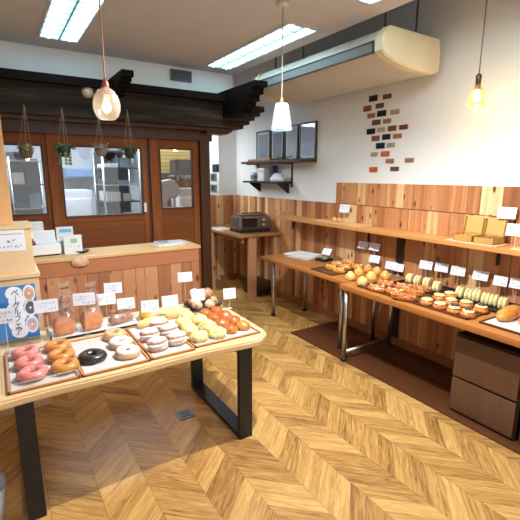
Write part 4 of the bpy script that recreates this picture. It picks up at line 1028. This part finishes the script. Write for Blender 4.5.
for k, (px, py, lab) in enumerate(((350.5, 276, 'front left round butter bun'), (362.5, 281, 'front round butter bun nearest the table edge'), (359, 272, 'round butter bun behind the front pair'), (371, 276, 'large round butter bun in the middle'), (368, 269, 'round butter bun at the back left of its group'), (377, 271, 'round butter bun leaning at the back right'), (385, 275.5, 'rightmost round butter bun below the paired price cards'))):
    P = rp(px, py, ZR+.025); b = bm_new(); blob(b, .098, .095, .072, amp=.07, seed=k+81, flat=.4)
    o = obj('butter_bun', b, BUTTER if k in (0, 1, 3) else ROLLG if k == 4 else crust('butter_deep', (206, 140, 52), (236, 186, 96), .38, 10, coat=.25), smooth=True)
    c = bm_new(); blob(c, .045, .038, .010, (0, 0, .066), amp=.2, seed=k, sub=2); obj('crumb_top', c, CUTM, o, smooth=True)
    put(o, (P.x, P.y), k*.9, lab, 'bun', 'butter buns on the rear table', RZ)
BACON = crust('bacon_bread', (164, 74, 30), (222, 138, 72), .35, 12, coat=.3, spots=((236, 200, 130), 22, .22))
for k, (px, py, lab) in enumerate(((377, 288, 'left reddish topped bread on the front table'), (386, 283.5, 'reddish topped bread behind the leftmost one'), (395, 291.5, 'reddish topped bread third from the left'), (404, 286.5, 'reddish topped bread at the back next to the ribbed loaves'))):
    P = rp(px, py, ZR+.02); o = longroll(.155, .085, .045, BACON, k+91, 'topped_bread', 3, crust('melted_cheese', (232, 186, 96), (246, 220, 150), .35))
    put(o, (P.x, P.y), math.radians(-70), lab, 'bread', 'topped breads on the front table', ZR)
BRAID = crust('braided_crust', (150, 80, 32), (204, 126, 58), .3, 12, coat=.35)
for k, (px, py, lab) in enumerate(((404, 297, 'front ribbed brown loaf on the front table'), (412, 292.5, 'middle ribbed brown loaf on the front table'), (420, 288.5, 'rear ribbed brown loaf below the first pale sandwiches'))):
    P = rp(px, py, ZR+.02); t = thing('ribbed_loaf', lab, 'loaf', (P.x, P.y, ZR), math.radians(-66), 'ribbed loaves')
    b = bm_new(); blob(b, .20, .07, .045, amp=.04, seed=k+101, flat=.4); obj('loaf_body', b, BRAID, t, smooth=True)
    b = bm_new()
    for i in range(7): blob(b, .036, .07, .022, (-.075+.025*i, 0, .028), amp=.06, seed=i+k, sub=2, rot=.35)
    obj('ribs', b, crust('rib_crust', (170, 92, 38), (214, 136, 64), .3, 12, coat=.35), t, smooth=True)
SANDW = crust('sandwich_bread', (216, 196, 132), (240, 228, 178), .6, 12)
def sandwich(px, py, lab, k):
    P = rp(px, py, ZR+.03); t = thing('sandwich', lab, 'sandwich', (min(P.x, 3.06), P.y, ZR), math.radians(14), 'pale rolled sandwiches on the black tray')
    b = bm_new(); blob(b, .10, .030, .078, (0, -.0145, 0), amp=.05, seed=k+3, sub=3, flat=.5, power=.7); blob(b, .10, .030, .078, (0, .0145, 0), amp=.05, seed=k+7, sub=3, flat=.5, power=.7); obj('bread_halves', b, SANDW, t, smooth=True)
    b = bm_new(); blob(b, .096, .014, .080, (0, .0, .0), amp=.15, seed=k, sub=2, flat=.5); obj('filling', b, crust('egg_filling', (176, 168, 92), (226, 206, 120), .5), t, smooth=True)
ORD = ['first', 'second', 'third', 'fourth', 'fifth', 'sixth']
for k, (px, py) in enumerate(((410, 279), (418, 281), (427, 283.5), (437, 287))): sandwich(px, py, ORD[k]+' pale sandwich from the left in the shorter left row', k)
for k, (px, py) in enumerate(((460, 293), (469, 295), (477, 296.5), (486, 299), (494, 301), (503, 304))): sandwich(px, py, ORD[k]+' pale sandwich from the left in the longer right row', k+10)
TART = crust('tart_crust', (190, 98, 42), (224, 146, 72), .4, 12, coat=.2)
EGG = crust('egg_topping', (232, 190, 96), (250, 232, 178), .3, 10, coat=.3); BLUEB = crust('berry_topping', (50, 36, 48), (110, 84, 96), .3, 14, coat=.3)
for k, (px, py, lab) in enumerate(((427, 301.5, 'egg topped bun at the left front of the front table'), (439, 297, 'egg topped bun second along the back of its group'), (450, 295, 'egg topped bun at the back below the long sandwiches'), (440, 305.5, 'egg topped bun in the front row second from the left'), (451, 301.5, 'egg topped bun in the middle of the group'), (466, 304, 'egg topped bun at the right back of the group'), (454, 309.5, 'berry topped bun at the front centre'), (468, 313.5, 'berry topped bun at the front right'), (481, 309, 'berry topped bun at the right end'))):
    P = rp(px, py, ZR+.02); t = thing('topped_bun', lab, 'bun', (P.x, P.y, ZR), k, 'egg and berry topped buns')
    b = bm_new(); blob(b, .10, .096, .042, amp=.05, seed=k+121, flat=.35); obj('bun_body', b, TART, t, smooth=True)
    b = bm_new(); blob(b, .082, .078, .016, (0, 0, .034), amp=.1, seed=k+9, sub=3, flat=.3); o = obj('topping', b, EGG, t, smooth=True)
    if k >= 6:
        b = bm_new()
        for i in range(6): blob(b, .02, .02, .014, (.018*math.cos(i*1.1), .018*math.sin(i*1.1), .050), amp=.1, seed=i, sub=1)
        obj('berries', b, BLUEB, t, smooth=True)
LONG = crust('long_loaf_crust', (200, 116, 44), (234, 162, 80), .3, 8, coat=.3)
for k, (x, y, lab) in enumerate(((2.79, 1.29, 'long brown loaf on white paper at the right edge'), (2.82, 1.165, 'second long brown loaf cut off by the right edge'))):
    put(longroll(.30, .10, .075, LONG, k+141, 'long_loaf'), (x, y), math.radians(4), lab, 'loaf', 'long loaves on paper', ZR+.002)

GR = 'price cards on the right tables'
RCARDS = [(363, 245, 'upper left price card above the butter buns'), (374.5, 247, 'upper right price card above the butter buns'), (374.5, 259, 'lower price card above the butter buns'), (391, 265.5, 'left card of the overlapping pair above the topped breads'), (398, 267.5, 'right card of the overlapping pair above the topped breads'), (426, 265, 'price card above the shorter sandwich row'), (441.5, 267.5, 'price card second above the sandwiches'), (458, 271, 'price card left above the longer sandwich row'), (480.5, 275.5, 'price card in the middle above the longer sandwich row'), (500.5, 281, 'price card above the long loaf at the right'), (517, 283.5, 'price card cut off by the right edge above the tables')]
for i, (px, py, lab) in enumerate(RCARDS):
    X = 3.09 if i == 2 else 3.135 - .02*(i % 2); P = fx(px, py, X); card(X, P.y, P.z, .115 if i < 9 else .095, .074, lab, GR, rz=math.radians(-80), tilt=.3, base=RZ, seed=20+i)
GS = 'price cards on the wall shelf'
for i, (px, py, lab) in enumerate(((344.5, 208.5, 'price card at the left on the long wall shelf'), (507, 213, 'upper price card at the right on the long wall shelf'), (516, 230, 'lower price card at the right edge on the long wall shelf'))):
    P = fx(px, py, 3.135 if i == 1 else 3.12 if i == 0 else 3.0); card(P.x, P.y, P.z, .12, .085, lab, GS, rz=math.radians(-78), tilt=.25, base=1.15, seed=60+i)
# wall shelf: board with slices, open boxes, wrapped loaf
b = bm_new(); box(b, 2.98, 3.15, 2.85, 3.55, 1.15, 1.163, .004); tag(obj('cutting_board', b, wood('pale_board', [(206, 158, 100), (232, 194, 140)], 'y', island=False)), 'pale thin wooden board at the left on the long wall shelf', 'board')
for k, (y, lab) in enumerate(((3.30, 'left bread slice leaning on the pale shelf board'), (3.22, 'middle bread slice on the pale shelf board'), (3.12, 'right bread slice on the pale shelf board'))):
    b = bm_new(); blob(b, .10, .055, .045, amp=.08, seed=k+160); put(obj('bread_slice', b, crust('slice_crumb', (196, 138, 76), (226, 180, 118), .6), smooth=True), (3.06, y), 1.2+k*.2, lab, 'bread', 'bread slices on the shelf', 1.163)
P = fx(480, 243, 3.05)
ya, yb = fx(461, 240, 3.08).y, fx(501, 246, 3.08).y
b = bm_new(); box(b, 2.955, 3.15, yb-.03, ya+.05, 1.15, 1.160, .004); tag(obj('thin_tray', b, wood('thin_tray_wood', [(214, 170, 124), (236, 206, 166)], 'y', island=False)), 'thin pale tray under the two open paper boxes on the shelf', 'tray')
KRAFT = plain('kraft_yellow', (190, 148, 76), .6, var=.06); KRAFTI = plain('kraft_inside', (204, 166, 92), .6, var=.06)
ym = (ya+yb)/2
for k, (y0, y1, lab) in enumerate(((ym+.006, ya, 'left open yellow paper box with toasted filling on the shelf'), (yb, ym-.006, 'right open yellow paper box with dark filling on the shelf'))):
    t = thing('paper_box', lab, 'box', (3.06, (y0+y1)/2, 1.16), 0, 'open yellow boxes on the shelf'); w = (y1-y0)/2; th = .003
    b = bm_new(); box(b, -.09, .06, -w, w, 0, th); box(b, -.09, -.09+th, -w, w, 0, .045); box(b, .06-th, .06, -w, w, 0, .06); box(b, -.09, .06, -w, -w+th, 0, .05); box(b, -.09, .06, w-th, w, 0, .05); obj('box_tray', b, KRAFT, t)
    b = bm_new(); box(b, 0, th, -w, w, 0, .125); box(b, -.03, 0, -w, -w+th, 0, .12); box(b, -.03, 0, w-th, w, 0, .12); b.transform(Matrix.Translation((.062, 0, .055)) @ Matrix.Rotation(.12, 4, 'Y')); obj('lid', b, KRAFTI, t)
    b = bm_new()
    for i in range(8): blob(b, .05, .045, .045, (-.05+.035*(i % 3), -w*.62+w*1.24*(i//3)/2.4, .008), amp=.2, seed=i+k, sub=2)
    obj('filling', b, crust('box_filling_%d' % k, ((150, 84, 40), (84, 52, 36))[k], ((214, 150, 70), (170, 110, 60))[k], .5, 20), t, smooth=True)
b = bm_new(); box(b, 2.955, 3.12, 1.1, 1.42, 1.15, 1.16, .003); tag(obj('thin_tray', b, MATS['thin_tray_wood']), 'thin pale tray at the right edge of the wall shelf', 'tray')
t = thing('wrapped_loaf', 'pale wrapped loaf on the thin tray at the right edge of the shelf', 'bread', (3.04, 1.30, 1.16), 1.3)
b = bm_new(); blob(b, .20, .10, .075, amp=.06, seed=181); obj('loaf_body', b, PALEB, t, smooth=True)
b = bm_new(); blob(b, .215, .115, .085, amp=.12, seed=182); obj('wrapper', b, BAG, t, smooth=True)

# ------------------------------------------------------------------ hanging plants along the beam
def hanging(px, ptop, ppot, kind, label, seed):
    y = 4.10; a = fy(px-2, ptop, y); c = fy(px, ppot, y)
    t = thing('hanging_plant', label, 'plant', (c.x, y, c.z), 0, 'hanging plants along the dark beam')
    r = random.Random(seed); H_ = a.z-c.z
    b = bm_new()
    for k in range(3):
        an = k*2.1+.5; tube(b, [(.05*math.cos(an), .05*math.sin(an), .02), (a.x-c.x, .02, H_)], .0022, 5)
    tube(b, [(a.x-c.x, .02, H_), (a.x-c.x, .072, H_+.01)], .003, 5)
    obj('cord', b, plain('jute', (150, 130, 106), .8), t)
    pm = {'dry': plain('dry_pot', (122, 108, 84), .7, var=.3, scale=30), 'green': plain('dark_pot', (58, 54, 50), .5), 'grey': plain('grey_pot', (138, 128, 122), .7, var=.3, scale=30), 'white': plain('dark_pot', (58, 54, 50), .5)}[kind]
    b = bm_new(); lathe(b, [(0, -.07), (.035, -.065), (.055, -.02), (.052, .025), (.046, .025), (.045, .01), (0, .01)], 18); obj('pot', b, pm, t, smooth=True)
    b = bm_new(); n = 40 if kind in ('green', 'white') else 24
    for k in range(n):
        an = r.uniform(0, 6.28); el = r.uniform(-.3, 1.2); L_ = r.uniform(.05, .09); base = Vector((.03*math.cos(an), .03*math.sin(an), .015))
        d = Vector((math.cos(an)*math.cos(el), math.sin(an)*math.cos(el), math.sin(el)*.8)); s = d.cross(Vector((0, 0, 1))).normalized()*L_*.22
        p1 = base+d*L_*.55; p2 = base+d*L_+Vector((0, 0, -.015))
        f = [b.verts.new(base), b.verts.new(p1+s), b.verts.new(p2), b.verts.new(p1-s)]; b.faces.new(f)
    if kind in ('green', 'white'):
        for k in range(10):
            an = r.uniform(0, 6.28); x, yy = .05*math.cos(an), .05*math.sin(an); z = 0
            for i in range(4):
                z -= .028; f = [b.verts.new((x, yy, z)), b.verts.new((x+.012, yy, z-.01)), b.verts.new((x+.004, yy-.004, z-.03)), b.verts.new((x-.010, yy, z-.012))]; b.faces.new(f)
    obj('foliage', b, plain({'dry': 'dry_leaf', 'green': 'leaf_green', 'grey': 'dusty_leaf', 'white': 'leaf_green'}[kind], {'dry': (158, 148, 112), 'green': (104, 132, 84), 'grey': (166, 160, 148), 'white': (104, 132, 84)}[kind], .6, var=.35, scale=30), t)
    return t
hanging(26, 104, 150, 'dry', 'hanging pot of dry straw coloured plant farthest left on the beam', 1)
hanging(64, 108, 149, 'green', 'hanging pot of green trailing leaves left of the round glass pendant', 2)
hanging(101, 118, 149, 'grey', 'hanging greyish plant below the round glass pendant', 3)
hanging(130, 110, 151, 'white', 'rightmost hanging plant with bright green leaves on the beam', 4)
P = fy(87.5, 92, 4.17)
t = thing('dome_sensor', 'small beige dome on the dark beam left of the round pendant', 'sensor', (P.x, 4.17, P.z))
b = bm_new(); lathe(b, [(0, .05), (.03, .042), (.045, .02), (.05, 0), (0, 0)], 20); b.transform(Matrix.Rotation(math.radians(90), 4, 'X')); obj('dome', b, plain('beige_dome', (206, 188, 168), .5), t, smooth=True)
b = bm_new(); lathe(b, [(.052, 0), (.054, .01), (.05, .012)], 20); b.transform(Matrix.Rotation(math.radians(90), 4, 'X')); obj('base_ring', b, plain('beige_ring', (180, 160, 140), .5), t, smooth=True)

# ------------------------------------------------------------------ floor socket, bin under the table
P = fz(185, 414.5, 0)
t = thing('floor_socket', 'square metal floor socket under the bagel table', 'socket', (P.x, P.y, 0))
b = bm_new(); box(b, -.055, .055, -.055, .055, 0, .006, .002); obj('plate', b, plain('socket_plate', (112, 112, 112), .45, .5), t)
b = bm_new(); box(b, -.035, .035, -.035, .035, .006, .009, .002); obj('flap', b, plain('socket_dark', (70, 70, 72), .4, .5), t)
P = fz(3, 503, .10)
t = thing('waste_bin', 'pale round bin at the bottom left edge beside the black leg', 'bin', (P.x-.125, P.y+.02, 0))
b = bm_new(); lathe(b, [(0, 0), (.12, 0), (.148, .20), (.140, .20), (.115, .01), (0, .01)], 28); obj('bin_body', b, plain('bin_grey', (206, 212, 222), .4), t, smooth=True)
b = bm_new(); lathe(b, [(.140, .20), (.150, .205), (.152, .195), (.147, .19)], 28); obj('rim', b, plain('bin_rim', (170, 180, 196), .4), t, smooth=True)

# ------------------------------------------------------------------ kitchen behind the panes
KF = 5.75
def kx_(px, y=KF): return fy(px, 180, y).x
def kz_(py, px=100, y=KF): return fy(px, py, y).z
def rack(x0, x1, y0, y1, z0, z1, n, label, seed, trays=True):
    t = thing('steel_rack', label, 'rack', ((x0+x1)/2, (y0+y1)/2, 0), 0, 'kitchen racks behind the doors')
    for x in (x0, x1):
        for y in (y0, y1):
            b = bm_new(); tube(b, [(x, y, 0), (x, y, z1)], .014, 8); obj('post', b, STEEL, t, smooth=True, world=True)
    b = bm_new(); box(b, x0, x1, y1, y1+.01, z0, z1); obj('dark_backing', b, plain('rack_dark_backing', (40, 44, 50), .5), t, world=True)  # dark sheet added behind the shelves so the rack reads darker
    r = random.Random(seed)
    for k in range(n):
        z = z0+(z1-z0-.05)*k/(n-1)
        b = bm_new(); box(b, x0, x1, y0, y1, z, z+.015); o = obj('shelf', b, STEEL if k % 2 else plain('dark_sheet', (66, 68, 72), .4, .4), t, world=True)
    return t
def rack_goods(x0, x1, y0, y1, z0, z1, n, seed, label, grp):
    """trays and tubs standing on the rack shelves"""
    r = random.Random(seed); names = ['lowest', 'second', 'third', 'fourth', 'fifth', 'sixth', 'seventh', 'topmost']
    for k in range(n-1):
        z = z0+(z1-z0-.05)*k/(n-1)+.015; x = x0+.03; q = 0
        while x < x1-.09 and q < 2:
            w = min(r.uniform(.12, .2), x1-.03-x); h = r.uniform(.05, (z1-z0)/(n-1)*.62)
            c = r.choice(['dark_tin', 'dark_tin', 'white_tub', 'dark_tin', 'blue_tub', 'steel_tub'])
            m = {'dark_tin': plain('dark_tin', (44, 46, 50), .4, .3), 'white_tub': plain('white_tub', (226, 230, 234), .4), 'blue_tub': plain('blue_tub', (120, 150, 182), .4), 'steel_tub': STEEL}[c]
            b = bm_new(); box(b, x, x+w-.01, y0+.04, y1-.06, z, z+h, .006)
            o = obj('baking_tin' if c == 'dark_tin' else 'storage_tub', b, m)
            tag(o, '%s %s container on the %s shelf of the %s, %s' % (('left', 'right')[q], {'dark_tin': 'dark', 'white_tub': 'white', 'blue_tub': 'bluish', 'steel_tub': 'steel'}[c], names[k], label, 'behind glass'), 'container', grp)
            x += w+.012; q += 1
ra = (kx_(102), kx_(138), KF-.1, KF+.45, .4, 2.0, 8); rack(*ra, 'steel tray rack seen through the middle door at the right', 1); rack_goods(*ra, 4, 'right kitchen rack', 'containers on the right kitchen rack')
ra = (kx_(10), kx_(44), KF-.1, KF+.45, .4, 1.85, 6); rack(*ra, 'steel rack seen through the left kitchen door', 2); rack_goods(*ra, 9, 'left kitchen rack', 'containers on the left kitchen rack')
def kitchen_box(px0, px1, py0, py1, y, d, rgb, name, label, cat, rough=.4, metal=0.0, door=True, floor=False):
    a = fy(px0, py1, y); c = fy(px1, py0, y); z0 = 0.0 if floor else a.z
    t = thing(name, label, cat, ((a.x+c.x)/2, y+d/2, z0))
    b = bm_new(); box(b, a.x, c.x, y, y+d, z0, c.z, .01); obj('body', b, plain(name+'_m', rgb, rough, metal), t, world=True)
    if door:
        w = c.x-a.x; h = c.z-z0; b = bm_new(); box(b, a.x+w*.06, c.x-w*.06, y-.012, y, z0+h*.12, c.z-h*.08, .006); obj('front', b, plain(name+'_f', tuple(min(255, int(v*1.08)) for v in rgb), rough, metal), t, world=True)
    return t
kitchen_box(66, 92, 190, 262, 6.1, .6, (206, 216, 226), 'refrigerator', 'tall white refrigerator behind the middle kitchen door', 'refrigerator', floor=True)
kitchen_box(64, 98, 168, 178, 6.7, .3, (84, 112, 146), 'plate_rack', 'dark blue band of wall rack behind the middle kitchen door', 'rack')
kitchen_box(104, 140, 147, 165, 6.6, .4, (120, 136, 150), 'cooker_hood', 'grey blue cooker hood behind the middle door at the right', 'hood', .35, .4)
kitchen_box(8, 26, 152, 165, 6.7, .3, (30, 30, 34), 'wall_heater', 'dark appliance high on the wall behind the left kitchen door', 'appliance')
kitchen_box(180, 197, 188, 225, 5.42, .32, (222, 226, 228), 'worktop_cabinet', 'white cabinet standing behind the right kitchen door', 'cabinet', floor=True)
a = fy(159, 173, 5.75); c = fy(189, 149, 5.75)
t = thing('board_partition', 'yellow slatted board partition behind the right kitchen door', 'partition', ((a.x+c.x)/2, 5.75, 0))
b = bm_new(); n = 7
for k in range(n):
    z0 = a.z+(c.z-a.z)*k/n; box(b, a.x-.1, c.x+.1, 5.75, 5.78, z0, z0+(c.z-a.z)/n-.006)
obj('slats', b, wood('slat_wood', [(186, 156, 84), (214, 186, 112)], 'x', island=True), t, world=True)
b = bm_new(); box(b, a.x-.1, c.x+.1, 5.78, 5.8, 0, c.z); obj('backing', b, plain('slat_backing', (120, 106, 84), .6), t, world=True)
P0, P1 = fy(176, 175, 5.5), fy(192, 160, 5.5)
t = thing('wall_shelf', 'small dark shelf carrying the microwave behind the right kitchen door', 'shelf', ((P0.x+P1.x)/2, 5.6, P0.z-.02))
b = bm_new(); box(b, P0.x-.03, P1.x+.03, 5.48, 5.75, P0.z-.02, P0.z); obj('board', b, plain('kitchen_shelf', (120, 122, 124), .5), t, world=True)
b = bm_new(); box(b, P0.x+.05, P0.x+.07, 5.6, 5.75, P0.z-.08, P0.z-.02); box(b, P1.x-.07, P1.x-.05, 5.6, 5.75, P0.z-.08, P0.z-.02); obj('bracket', b, STEEL, t, world=True)
t = thing('microwave', 'black microwave on the small shelf behind the right kitchen door', 'microwave', ((P0.x+P1.x)/2, 5.6, P0.z))
b = bm_new(); box(b, P0.x, P1.x, 5.5, 5.73, P0.z, P1.z, .008); obj('casing', b, plain('microwave_black', (30, 30, 34), .3), t, world=True)
b = bm_new(); box(b, P0.x+.02, P1.x-.07, 5.492, 5.5, P0.z+.03, P1.z-.03); obj('window', b, plain('microwave_glass', (60, 62, 68), .1), t, world=True)
# stand mixer
P = fy(171, 206, 5.0); zc_ = fy(172, 184, 5.2).z
t = thing('stand_mixer', 'grey dough mixer with round bowl behind the right kitchen door', 'mixer', (P.x, 5.0, 0))
b = bm_new(); box(b, -.22, .10, -.16, .16, 0, .95, .03); obj('pedestal', b, plain('mixer_grey', (176, 182, 186), .4), t)
b = bm_new(); prism(b, [(-.24, 1.30), (-.20, 1.56), (.02, 1.60), (.10, 1.48), (.08, 1.38), (-.08, 1.36), (-.08, .95), (-.2, .95)], 'y', -.11, .11); bmesh.ops.bevel(b, geom=b.edges[:], offset=.02, segments=2, affect='EDGES'); obj('head', b, MATS['mixer_grey'], t)
b = bm_new(); lathe(b, [(0, .95), (.10, .96), (.155, 1.06), (.17, 1.24), (.178, 1.24), (.165, 1.05), (.11, .95)], 24, (.06, 0, 0)); obj('bowl', b, STEEL, t, smooth=True)
b = bm_new(); tube(b, [(.05, 0, 1.40), (.05, 0, 1.15), (.10, 0, 1.05)], .015, 8); obj('hook', b, STEEL, t, smooth=True)
